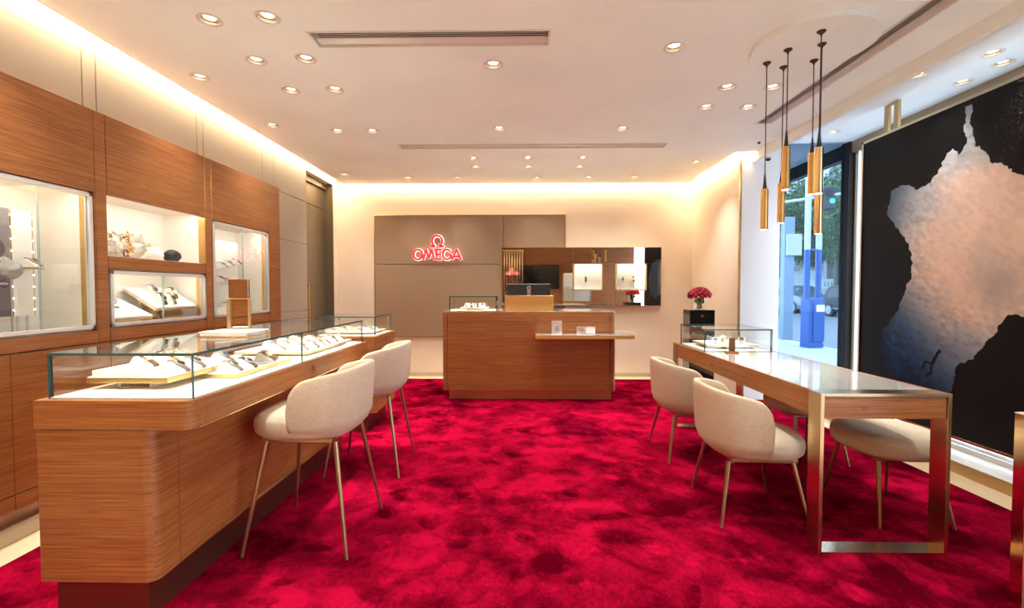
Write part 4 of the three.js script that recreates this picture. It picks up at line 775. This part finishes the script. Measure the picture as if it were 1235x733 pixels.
{ // acrylic stands on the shelf
  const a = thing('acrylic_stand', 'upright clear acrylic card stand on the desk shelf', 'card stand', [0.4, 0.755, -4.97], 0);
  mesh('sheet', box(-0.055, 0.055, 0.006, 0.15, -0.003, 0.003, 0.001), M.acrylic, a); mesh('foot', box(-0.055, 0.055, 0, 0.006, -0.025, 0.025, 0.001), M.acrylic, a); mesh('printed_square', box(-0.022, 0.022, 0.04, 0.085, 0.0031, 0.0036), M.greyPrint, a);
  const b = thing('acrylic_stand', 'low wide acrylic stand with white card on the desk shelf', 'card stand', [0.71, 0.755, -4.96], 0);
  mesh('sheet', box(-0.1, 0.1, 0.006, 0.085, -0.003, 0.003, 0.001), M.acrylic, b); mesh('foot', box(-0.1, 0.1, 0, 0.006, -0.025, 0.025, 0.001), M.acrylic, b); mesh('printed_square', box(-0.07, -0.03, 0.035, 0.07, 0.0031, 0.0036), M.greyPrint, b); mesh('white_card', box(0.0, 0.1, 0.01, 0.075, 0.0031, 0.006), M.paper, b);
}

// ================================================================ MIRROR WITH NICHES ON THE BACK WALL
{
  const x0 = -0.248, x1 = 1.995, y0 = 1.012, y1 = 1.832, z = BACK + 0.062, N = [[0.755, 1.165], [1.36, 1.782]], n0 = 1.23, n1 = 1.604;
  const t = thing('mirror_panel', 'wide dark mirror panel with two lit niches on the back wall', 'mirror');
  const cols = [x0, 0.755, 1.165, 1.36, 1.782, x1], rows = [y0, n0, n1, y1];
  const mp = (a, b, c, d) => mesh('mirror_tile', box(a + 0.001, b - 0.001, c + 0.001, d - 0.001, z - 0.008, z), M.mirror, t);
  mp(x0, 0.755, y0, 1.604); mp(x0, 0.755, 1.604, y1); mp(0.755, 1.165, n1, y1); mp(1.165, 1.36, n1, y1); mp(1.36, 1.782, n1, y1); mp(1.782, x1, n1, y1); mp(1.165, 1.36, y0, n1); mp(1.782, x1, y0, n1); mp(0.755, 1.165, y0, n0); mp(1.36, 1.782, y0, n0);
  mesh('edge_frame', [box(x0 - 0.006, x1 + 0.006, y1, y1 + 0.006, BACK + 0.001, z + 0.002), box(x0 - 0.006, x1 + 0.006, y0 - 0.006, y0, BACK + 0.001, z + 0.002), box(x0 - 0.006, x0, y0, y1, BACK + 0.001, z + 0.002), box(x1, x1 + 0.006, y0, y1, BACK + 0.001, z + 0.002)], M.bronze, t);
  N.forEach(([a, b], i) => { // niches project a little from the mirror
    const zf = z + 0.035, zb = BACK + 0.012;
    const nb = mesh('niche', [box(a, b, n0, n1, zb - 0.01, zb), box(a, a + 0.012, n0, n1, zb, zf), box(b - 0.012, b, n0, n1, zb, zf), box(a, b, n0, n0 + 0.012, zb, zf), box(a, b, n1 - 0.012, n1, zb, zf)], M.lining, t, 'white lined niche');
    mesh('niche_frame', [box(a - 0.004, a + 0.012, n0 - 0.004, n1 + 0.004, zf, zf + 0.004), box(b - 0.012, b + 0.004, n0 - 0.004, n1 + 0.004, zf, zf + 0.004), box(a, b, n0 - 0.004, n0 + 0.012, zf, zf + 0.004), box(a, b, n1 - 0.012, n1 + 0.004, zf, zf + 0.004)], M.gold, nb);
    mesh('led_strip', box(a + 0.02, b - 0.02, n1 - 0.018, n1 - 0.012, zf - 0.02, zf - 0.006), M.caseLamp, nb);
    rectLight((a + b) / 2, n1 - 0.02, zf - 0.013, b - a - 0.05, 0.014, [0, -1, -0.35], CASE_COLOR, CASE * 2.4);
    pane('pane', a + 0.012, b - 0.012, n0 + 0.012, n1 - 0.012, zf - 0.004, zf, t);
  });
  const hung = (x, yy, k) => { protos[k] ??= makeWatch(k); const o = protos[k].clone(); o.name = numbered('wristwatch'); o.position.set(x, yy, BACK + 0.075); o.rotation.set(0.75, 0, 0); o.scale.setScalar(0.85); scene.add(o); o.userData = { label: kinds[k] + ' in a lit niche of the mirror panel', category: 'watch', group: 'watches in the mirror niches' };
    const s = single('watch_post', box(-0.026, 0.026, -0.06, 0.02, -0.055, -0.012, 0.004), M.pad, 'white watch post in a lit niche of the mirror panel', 'watch stand', 'watch posts in the mirror niches'); s.position.set(x, yy, BACK + 0.068); };
  hung(0.93, 1.38, 'black'); hung(1.45, 1.38, 'steel'); hung(1.6, 1.38, 'brown');
}
// ================================================================ RED SIGN
{
  function stroke(poly, w, d, z) { const gs = []; for (let i = 0; i + 1 < poly.length; i++) { const [a, b] = poly[i], [c, e] = poly[i + 1], l = Math.hypot(c - a, e - b); const g = new THREE.BoxGeometry(l + w * 0.3, w, d); g.rotateZ(Math.atan2(e - b, c - a)); g.translate((a + c) / 2, (b + e) / 2, z); gs.push(g); } return gs; }
  const arc = (cx, cy, rx, ry, a0, a1, n = 30) => Array.from({ length: n + 1 }, (_, i) => { const a = a0 + (a1 - a0) * i / n; return [cx + rx * Math.cos(a), cy + ry * Math.sin(a)]; });
  const Hh = 0.16, w = 0.03, L = {
    O: [arc(0.066, 0.08, 0.062, 0.07, 0, 6.2832)],
    M: [[[0.142, 0.008], [0.182, 0.15], [0.222, 0.03], [0.262, 0.15], [0.302, 0.008]]],
    E: [[[0.332, 0.012], [0.332, 0.148]], [[0.332, 0.148], [0.4, 0.148]], [[0.332, 0.08], [0.396, 0.08]], [[0.332, 0.012], [0.4, 0.012]]],
    G: [arc(0.483, 0.08, 0.06, 0.07, 0.75, 6.0), [[0.486, 0.074], [0.54, 0.074], [0.54, 0.05]]],
    A: [[[0.552, 0.006], [0.616, 0.152], [0.682, 0.006]], [[0.58, 0.05], [0.655, 0.05]]],
  };
  const om = [arc(0.34, 0.27, 0.072, 0.078, -1.02, Math.PI + 1.02, 40), [[0.376, 0.203], [0.376, 0.192], [0.424, 0.192], [0.424, 0.206]], [[0.304, 0.203], [0.304, 0.192], [0.256, 0.192], [0.256, 0.206]]];
  const build = (label, pos, turn, s) => {
    const t = thing('wall_sign', label, 'sign', pos, turn); t.scale.setScalar(s);
    const letter = (name, polys) => { const r = mesh(name, polys.flatMap((p) => stroke(p, w, 0.018, 0.029)), M.red, t); mesh('halo', polys.flatMap((p) => stroke(p, w + 0.009, 0.014, 0.012)), M.signGlow, r, 'white lit rim'); };
    for (const k of Object.keys(L)) letter('letter_' + k.toLowerCase(), L[k]); letter('omega_symbol', om); return t;
  };
  build('red backlit wall sign with omega symbol above five letters on taupe panel', [-1.518, 1.658, BACK + 0.035], 0, 1);
  build('smaller red lettered sign on the gold screen at the entrance end', [-0.06, 1.72, REAR - 0.14], Math.PI, 0.62);
  rectLight(-1.17, 1.75, BACK + 0.09, 0.7, 0.2, [0, 0, -1], rgb(1, 0.6, 0.5), 0.5);
}
// ================================================================ WALL OPPOSITE (seen in the mirror)
{
  const z = REAR;
  const tv = thing('television', 'large black television on the wooden wall opposite the back wall', 'television', [0.62, 1.65, z - 0.001], 0);
  mesh('housing', box(-0.68, 0.68, -0.4, 0.4, -0.05, 0, 0.008), M.black, tv); mesh('screen', box(-0.67, 0.67, -0.39, 0.39, -0.054, -0.05), M.screen, tv);
  const s = thing('slat_screen', 'row of tall gold slats at the entrance end', 'screen', [-0.28, 0.004, z - 0.1]);
  for (let i = 0; i < 9; i++) mesh('slat', box(-0.34 + i * 0.085, -0.3 + i * 0.085, 0, 2.5, -0.015, 0.015, 0.004), M.polished, s);
  mesh('top_rail', box(-0.36, 0.4, 2.5, 2.54, -0.02, 0.02), M.gold, s);
  const c = thing('entrance_showcase', 'tall lit showcase at the entrance end by the window bay', 'showcase', [1.85, 0.004, z - 0.22]);
  mesh('plinth', box(-0.45, 0.45, 0, 0.85, -0.2, 0.2, 0.004), M.wood, c); mesh('back', box(-0.45, 0.45, 0.85, 1.75, 0.18, 0.2), M.lining, c); mesh('top', box(-0.45, 0.45, 1.75, 1.8, -0.2, 0.2, 0.003), M.wood, c); mesh('shelf', box(-0.44, 0.44, 1.3, 1.31, -0.18, 0.18), M.lacquer, c);
  pane('pane', -0.45, 0.45, 0.85, 1.75, -0.2, -0.194, c); pane('pane', -0.45, -0.444, 0.85, 1.75, -0.194, 0.18, c); pane('pane', 0.444, 0.45, 0.85, 1.75, -0.194, 0.18, c);
  mesh('led_strip', box(-0.4, 0.4, 1.744, 1.75, -0.15, -0.13), M.caseLamp, c); rectLight(1.85, 1.74, z - 0.36, 0.8, 0.02, [0, -1, 0.3], CASE_COLOR, CASE * 2);
}
// ================================================================ LARGE UNDERWATER PRINT IN THE WINDOW
{
  const X = 3.2, zL = -4.37, zR = -1.25, y0 = 0.165, y1 = 2.585, W = zR - zL, Hh = y1 - y0;
  const P = (x, y) => { const p = onX(x, y, X); return [(p.z - zL) / W, (p.y - y0) / Hh]; };
  const bright = [[1166, 128], [1173, 125], [1170, 145], [1174, 158.5], [1175, 175], [1187, 183], [1197, 198], [1210, 199.4], [1220, 206], [1235, 216]].map(([a, b]) => P(a, b)).concat([[0.55, 0.72], [0.68, 0.74], [0.8, 0.7], [0.88, 0.55], [0.84, 0.4], [0.7, 0.36], [0.58, 0.4], [0.5, 0.45]],
    [[1235, 382], [1217, 380], [1205, 391.6], [1203.6, 400], [1184, 418], [1174, 434], [1154.5, 440.7], [1149.6, 457], [1146, 480], [1143, 496], [1110, 492], [1066, 470], [1056, 430], [1064, 398], [1079, 382], [1086, 365], [1099, 333], [1100.5, 306], [1092, 292.7], [1082.5, 276], [1069.5, 258], [1074, 229], [1094, 222], [1107, 230], [1122, 220.7], [1135, 201], [1141.5, 184.7], [1151, 180], [1156, 186], [1164, 175], [1163.7, 145.4]].map(([a, b]) => P(a, b)));
  const inside = (u, v) => { let c = false; for (let i = 0, j = bright.length - 1; i < bright.length; j = i++) { const [a, b] = bright[i], [d, e] = bright[j]; if ((b > v) !== (e > v) && u < (d - a) * (v - b) / (e - b) + a) c = !c; } return c; };
  const cc = P(1188, 285), diverSeg = [[[1133, 423], [1128, 431], 2.6], [[1128, 431], [1124, 439], 3.2], [[1124, 439], [1116, 436], 1.8], [[1116, 436], [1112, 445], 2.2], [[1124, 439], [1122, 449], 1.9], [[1123, 450], [1117, 453], 2.2], [[1130, 426], [1134, 424], 2.2]].map(([a, b, r]) => [P(...a), P(...b), r]);
  const px = 1 / (P(1130, 430)[0] - P(1129, 430)[0]);
  const tex = dataTex(1280, 993, (u, v) => {
    const j1 = (fbm(u * 60, v * 50, 999, 999, 200, 3) - 0.5) * 0.016, j2 = (fbm(u * 60, v * 50, 999, 999, 210, 3) - 0.5) * 0.02;
    const dark = [10, 9, 11];
    const spray = smooth(0.6, 0.9, noise(u * 620, v * 480, 999, 999, 230)) * smooth(0.35, 0.7, fbm(u * 16, v * 9, 999, 999, 231, 3)) * smooth(0.2, 0.0, Math.abs(u - 0.46 + 0.12 * (1 - v))) * smooth(0.62, 0.85, v);
    let col = mix3(dark, [190, 200, 208], clamp(spray * 0.8));
    const d = Math.hypot((u - cc[0]) * W, (v - cc[1]) * Hh * 0.8);
    if (inside(u + j1, v + j2)) {
      const rip = fbm(u * 90 + v * 60, v * 70 - u * 20, 999, 999, 240, 3) - 0.5, cloud = fbm(u * 9, v * 8, 999, 999, 250, 4) - 0.5;
      const low = smooth(0.5, 0.1, v) * smooth(0.42, 0.1, u);                // deep blue water towards the foot
      let c = mix3([240, 212, 196], [186, 187, 193], smooth(0.28, 0.66, d + cloud * 0.6));
      c = mix3(c, [62, 92, 122], smooth(0.55, 1.05, d + rip * 0.3 + cloud * 0.1)); c = mix3(c, [14, 40, 84], clamp(low * 1.1)); c = mix3(c, [8, 10, 18], smooth(0.26, 0.08, v + u * 0.2) * 0.9 + smooth(0.13, 0.05, u) * smooth(0.5, 0.3, v) * 0.9);
      const k = 1 + rip * (0.12 + 0.75 * smooth(0.3, 0.9, d)); col = [c[0] * k, c[1] * k, c[2] * k];
      const cl = smooth(0.1, 0.0, Math.hypot(u - P(1203, 340)[0], (v - P(1203, 340)[1]) * 0.6) - cloud * 0.07); col = mix3(col, [140, 142, 150], cl * 0.5);
    }
    for (const [a, b, r] of diverSeg) { const ax = (u - a[0]) * px, ay = (v - a[1]) * Hh / W * px, bx = (b[0] - a[0]) * px, by = (b[1] - a[1]) * Hh / W * px, t = clamp((ax * bx + ay * by) / (bx * bx + by * by + 1e-9)); if (Math.hypot(ax - bx * t, ay - by * t) < r * 0.62) col = [9, 10, 16]; }
    return col;
  }, true, false);
  const t = thing('window_print', 'huge framed underwater photograph with diver hanging in the window bay', 'picture');
  const pg = new THREE.PlaneGeometry(W, Hh).rotateY(-H); pg.translate(X - 0.001, (y0 + y1) / 2, (zL + zR) / 2);
  { const p = pg.attributes.position, uv = pg.attributes.uv; for (let i = 0; i < p.count; i++) uv.setXY(i, (p.getZ(i) - zL) / W, (p.getY(i) - y0) / Hh); }
  mesh('print', pg, phy({ map: tex, roughness: 0.5, specularIntensity: 0.35 }), t); mesh('backing', box(X, X + 0.03, y0, y1, zL, zR), M.darkBronze, t);
  const e = 0.022;
  mesh('frame', [box(X - 0.012, X + 0.04, y1, y1 + e, zL - e, zR + e, 0.002), box(X - 0.012, X + 0.04, y0 - e, y0, zL - e, zR + e, 0.002), box(X - 0.012, X + 0.04, y0 - e, y1 + e, zL - e, zL, 0.002), box(X - 0.012, X + 0.04, y0 - e, y1 + e, zR, zR + e, 0.002)], M.polished, t, 'polished gold frame');
  for (const zz of [-4.08, -2.0]) { // flat straps above, posts below
    mesh('hanger', [box(X + 0.004, X + 0.03, y1 + e, BAY - 0.012, zz - 0.075, zz - 0.03, 0.001), box(X + 0.004, X + 0.03, y1 + e, BAY - 0.012, zz + 0.03, zz + 0.075, 0.001), box(X + 0.004, X + 0.03, BAY - 0.03, BAY - 0.012, zz - 0.03, zz + 0.03)], M.brushed, t);
  }
  for (const zz of [-4.2, -4.08, -4.0, -2.0]) mesh('foot_post', box(X, X + 0.02, 0.062, y0 - e, zz - 0.018, zz + 0.018, 0.001), M.brushed, t);
  const r = thing('floor_track', 'white slotted metal track on the marble window platform', 'track', [3.27, 0.062, -1.6]);
  mesh('rail', [box(-0.05, 0.05, 0, 0.012, -3.4, 3.4, 0.002), box(-0.05, -0.035, 0.012, 0.035, -3.4, 3.4, 0.002), box(0.035, 0.05, 0.012, 0.035, -3.4, 3.4, 0.002)], M.alu, r);
  for (let i = 0; i < 26; i++) mesh('slot_shade', box(-0.016, 0.016, 0.012, 0.02, -3.3 + i * 0.26, -3.16 + i * 0.26, 0.002), M.slotShade, r);  // dark bars put the shade of the open slots into colour
}
{ // bronze partition panel in the right foreground
  const t = thing('bronze_partition', 'low bronze-clad partition panel standing on the carpet by the window', 'partition', [1.945, 0.004, -1.8]);
  mesh('body', box(0, 0.72, 0, 0.752, -0.024, 0.02, 0.002), M.brushed, t, 'brushed bronze face'); mesh('edge_plate', box(-0.003, 0, 0, 0.752, -0.024, 0.02), M.polished, t); mesh('cap', box(-0.003, 0.72, 0.752, 0.756, -0.026, 0.022, 0.001), M.alu, t);
}

// ================================================================ STREET OUTSIDE
struct('ground_pavement', box(FAC + 0.06, 7.0, -0.3, -0.08, 20, -60), M.paving, 'grey pavement outside the window');
struct('ground_road', box(7.0, 19.2, -0.4, -0.2, 20, -70), M.asphalt, 'asphalt street');
struct('ground_far_pavement', box(19.2, 40, -0.3, -0.08, 20, -80), M.paving, 'pavement on the far side of the street');
single('kerb', box(6.85, 7.02, -0.3, -0.075, 20, -60, 0.02), std({ color: rgb(0.55, 0.5, 0.32), roughness: 0.8 }), 'pale yellow kerb along the pavement edge', 'kerb');
{ // blue and white twin posts with cabinet
  const t = thing('street_cabinet', 'blue steel cabinet with twin blue and white posts on the pavement', 'street cabinet', [6.66, -0.08, -10.6], 0.25);
  mesh('cabinet', [box(-0.2, 0.2, 0.06, 1.12, -0.12, 0.12, 0.02), box(-0.19, 0.21, 0, 0.1, -0.13, 0.13, 0.01)], M.paintBlue, t); const d = mesh('cabinet_door', box(-0.1, 0.21, 0.14, 1.02, 0.12, 0.145, 0.02), M.paintBlue, t); mesh('notice', box(-0.03, 0.19, 0.82, 0.97, 0.145, 0.148), M.paper, d);
  for (const x of [-0.16, 0.155]) { mesh('post', bar([x, 1.1, 0], [x, 2.22, 0], 0.062, 0.062, 16), M.paintBlue, t, 'blue lower post'); mesh('post', bar([x, 2.22, 0], [x, 5.4, 0], 0.062, 0.062, 16), M.paintWhite, t, 'white upper post'); }
  mesh('crossbar', box(-0.16, 0.16, 2.2, 2.24, -0.02, 0.02), M.paintBlue, t);
  const c = thing('street_column', 'pale blue street column beside the twin posts', 'column', [7.0, -0.08, -12.2]);
  mesh('shaft', box(-0.13, 0.13, 0, 3.2, -0.1, 0.1, 0.02), M.paleBlue, c); mesh('sign_box', box(-0.1, 0.28, 2.2, 2.75, 0.1, 0.16, 0.01), M.soffit, c);
}
{ // traffic signal on a mast
  const t = thing('traffic_signal', 'black traffic signal showing green on a white arm', 'traffic light', [9.3, -0.2, -14.2]);
  mesh('mast', bar([-1.6, 0, -2], [-1.6, 6.4, -2], 0.08, 0.06, 12), M.paintWhite, t); mesh('arm', [bar([-1.6, 4.25, -2], [0.6, 4.3, 0.6], 0.05, 0.04, 10), bar([-1.6, 5.4, -2], [1.6, 5.5, 0.4], 0.05, 0.04, 10)], M.paintWhite, t);
  const h = mesh('signal_head', box(-0.22, 0.22, 3.85, 4.55, -0.12, 0.12, 0.03), M.black, t);
  mesh('green_lamp', cyl(0.075, 0.075, 0.03, 20).rotateX(H).translate(0.08, 4.1, 0.13), std({ color: rgb(0.05, 0.5, 0.35), emissive: rgb(0.1, 1, 0.7), emissiveIntensity: 1.2 }), h); mesh('dark_lamp', cyl(0.11, 0.11, 0.03, 20).rotateX(H).translate(0, 4.35, 0.13), M.frameDark, h);
  const p = thing('countdown_signal', 'black street signal with red figures', 'traffic light', [19.4, -0.1, -27.6]);
  mesh('pole', bar([0, 0, 0], [0, 2.6, 0], 0.06, 0.06, 10), M.soffit, p); const hd = mesh('signal_head', box(-0.3, 0.3, 0.9, 2.6, -0.1, 0.1, 0.03), M.black, p);
  mesh('red_lamp', [box(-0.22, 0.02, 2.05, 2.28, 0.1, 0.11), box(-0.22, 0.02, 1.75, 1.98, 0.1, 0.11), box(-0.16, 0.2, 1.0, 1.15, 0.1, 0.11)], std({ color: rgb(0.5, 0.02, 0.05), emissive: rgb(1, 0.08, 0.15), emissiveIntensity: 1 }), hd);
}
function car(label, x, z, paint, flip = 1) {
  const t = thing('parked_car', label, 'car', [x, -0.2, z], flip > 0 ? 0 : Math.PI, 'cars on the street'); // length along z, nose towards +z
  const side = new THREE.Shape(); [[-2.3, 0.32], [-2.33, 0.75], [-2.2, 0.98], [-1.9, 1.02], [-1.55, 1.5], [-1.2, 1.62], [0.3, 1.62], [0.75, 1.5], [1.35, 1.05], [2.05, 0.95], [2.3, 0.75], [2.33, 0.4], [2.2, 0.3]].forEach(([a, b], i) => (i ? side.lineTo(a, b) : side.moveTo(a, b))); side.closePath();
  const body = new THREE.ExtrudeGeometry(side, { depth: 1.6, bevelEnabled: true, bevelThickness: 0.12, bevelSize: 0.06, bevelSegments: 3 }); body.translate(0, 0, -0.8).rotateY(-H); mesh('body', toCreasedNormals(body, 0.7), paint, t);
  for (const s of [-1, 1]) { const g = new THREE.ExtrudeGeometry(shapeOf([[-1.5, 1.04], [-1.3, 1.46], [-0.45, 1.54], [-0.45, 1.04]]), { depth: 0.01, bevelEnabled: false }).rotateY(-H).translate(s * 0.925, 0, 0); mesh('side_window', g, M.screen, t); const g2 = new THREE.ExtrudeGeometry(shapeOf([[-0.38, 1.04], [-0.38, 1.54], [0.3, 1.53], [0.62, 1.42], [1.12, 1.06]]), { depth: 0.01, bevelEnabled: false }).rotateY(-H).translate(s * 0.925, 0, 0); mesh('side_window', g2, M.screen, t); }
  for (const s of [-1, 1]) for (const zz of [-1.42, 1.42]) { const w = mesh('tyre', cyl(0.35, 0.35, 0.24, 28).rotateZ(H).translate(s * 0.83, 0.35, zz), M.tyre, t); const sp = [cyl(0.23, 0.23, 0.02, 24).rotateZ(H).translate(s * 0.955, 0.35, zz)]; mesh('rim', sp, M.steel, w); }
  mesh('headlamp', [box(-0.8, -0.5, 0.72, 0.84, 2.28, 2.36, 0.02), box(0.5, 0.8, 0.72, 0.84, 2.28, 2.36, 0.02)], M.steel, t); mesh('bumper', box(-0.85, 0.85, 0.3, 0.5, 2.3, 2.42, 0.03), paint, t);
  mesh('sill_trim', [box(-0.94, -0.92, 0.42, 0.47, -1.1, 1.1), box(0.92, 0.94, 0.42, 0.47, -1.1, 1.1)], M.steel, t);
}
car('dark blue-black car on the far side of the street', 17.4, -23.4, M.carPaint); car('dark car further up the street behind the first', 17.5, -29.6, phy({ color: rgb(0.1, 0.12, 0.15), roughness: 0.25, clearcoat: 1 })); car('pale silver car far up the street', 17.5, -36.5, phy({ color: rgb(0.5, 0.52, 0.55), roughness: 0.25, clearcoat: 1 }));
// trees: trunk and crown of leaves
const leafGeo = new THREE.BufferGeometry(); leafGeo.setAttribute('position', new THREE.Float32BufferAttribute([0, 0, 0, 0.5, 0.45, 0.06, 0, 1, 0, -0.5, 0.45, 0.06], 3)); leafGeo.setIndex([0, 1, 2, 0, 2, 3]); leafGeo.computeVertexNormals();
const leafMat = phy({ color: rgb(1, 1, 1), roughness: 0.75, transmission: 0.35, thickness: 0, side: THREE.DoubleSide });
function tree(label, x, z, h, r, n, s) {
  seed = s; const t = thing('street_tree', label, 'tree', [x, -0.1, z], 0, 'trees along the street');
  mesh('trunk', [bar([0, 0, 0], [0.1, h * 0.5, 0], 0.17, 0.12, 10), bar([0.1, h * 0.45, 0], [-0.6 * r * 0.6, h * 0.8, 0.4], 0.09, 0.04, 8), bar([0.1, h * 0.45, 0], [0.7 * r * 0.6, h * 0.85, -0.4], 0.09, 0.04, 8)], M.bark, t);
  const im = new THREE.InstancedMesh(leafGeo, leafMat, n); im.name = 'crown'; im.userData.kind = 'stuff'; im.castShadow = im.receiveShadow = true; const m = new THREE.Matrix4(), q = new THREE.Quaternion(), e = new THREE.Euler(), c = new THREE.Color();
  const blobs = Array.from({ length: 26 }, () => { const a = rnd() * 6.283, u = rnd() * 2 - 1, k = Math.cbrt(rnd()); return [r * k * Math.cos(a) * Math.sqrt(1 - u * u), h * 0.68 + h * 0.34 * u * k, r * k * Math.sin(a) * Math.sqrt(1 - u * u), r * (0.22 + 0.22 * rnd())]; });
  for (let i = 0; i < n; i++) { const b = blobs[Math.floor(rnd() * blobs.length)], a = rnd() * 6.283, u = rnd() * 2 - 1, k = Math.cbrt(rnd()) * b[3], sc = 0.1 + 0.13 * rnd(); e.set(rnd() * 6, rnd() * 6, rnd() * 6); q.setFromEuler(e);
    m.compose(new THREE.Vector3(b[0] + k * Math.cos(a) * Math.sqrt(1 - u * u), b[1] + k * u, b[2] + k * Math.sin(a) * Math.sqrt(1 - u * u)), q, new THREE.Vector3(sc, sc, sc)); im.setMatrixAt(i, m); const g = rnd(); c.setRGB(0.02 + 0.13 * g * g, 0.06 + 0.24 * g * g, 0.012 + 0.05 * g * g); im.setColorAt(i, c); }
  t.add(im);
}
tree('leafy street tree behind the countdown signal', 19.8, -25.6, 8.5, 3.1, 20000, 11); tree('leafy street tree behind the dark car', 20.1, -29.7, 9, 3.4, 20000, 12); tree('leafy street tree beyond the twin posts', 20.4, -36, 8.4, 3.3, 16000, 13);
tree('leafy street tree seen between bronze post and picture', 19.6, -22.0, 8.2, 2.8, 14000, 14); tree('leafy street tree opposite the window bay', 20, -15, 8, 3, 9000, 15); tree('small leafy tree far up the street', 20.5, -43, 8, 3.2, 10000, 16);
{ // hoarding with lettering, building
  const t = thing('shop_fascia', 'pale green shop fascia with dark letters across the street', 'sign', [23.6, 0, -35.0]);
  mesh('board', box(0, 0.25, 1.3, 2.05, -3.4, 3.4, 0.01), std({ color: rgb(0.45, 0.62, 0.55), roughness: 0.6 }), t); mesh('lower_wall', box(0.1, 0.3, 0, 1.3, -3.4, 3.4), M.soffit, t);
  const c = document.createElement('canvas'); c.width = 512; c.height = 64; const g = c.getContext('2d'); g.fillStyle = '#b4cdc3'; g.fillRect(0, 0, 512, 64); g.fillStyle = '#1d2e3a'; g.font = 'bold 50px sans-serif'; g.textBaseline = 'middle'; 'OKA IC'.split('').forEach((ch, i) => g.fillText(ch, 70 + i * 64, 34));
  const tx = new THREE.CanvasTexture(c); tx.colorSpace = THREE.SRGBColorSpace; mesh('lettering', new THREE.PlaneGeometry(3.2, 0.6).rotateY(-H).translate(-0.003, 1.675, 0), std({ map: tx, roughness: 0.6 }), t);
  const wallM = [std({ color: rgb(0.22, 0.24, 0.26), roughness: 0.8 }), std({ color: rgb(0.42, 0.45, 0.47), roughness: 0.8 }), std({ color: rgb(0.12, 0.11, 0.11), roughness: 0.8 })];
  [[25, -14, 13, 9, 0, 'grey apartment block opposite the window bay'], [25, -30, 16, 11, 2, 'dark office block across the street'], [25.5, -46, 15, 12.5, 1, 'pale office block further up the street'], [25, -64, 18, 15, 0, 'tall grey block at the end of the street']].forEach(([x, z, w, h, k, label]) => {
    const b = thing('street_building', label, 'building', [x, -0.1, z]); mesh('wall', box(0, 8, 0, h, -w / 2, w / 2), wallM[k], b);
    for (let fl = 0; fl * 3 + 4.2 < h; fl++) for (let i = 0; i < 5; i++) { const wz = -w / 2 + w * (i + 0.5) / 5, f = mesh('window', box(-0.06, 0.02, fl * 3 + 2.9, fl * 3 + 4.6, wz - 0.8, wz + 0.8), M.paintWhite, b); mesh('pane', box(-0.07, -0.05, fl * 3 + 2.98, fl * 3 + 4.52, wz - 0.72, wz + 0.72), M.screen, f); }
  });
}
renderer.render(scene, camera);
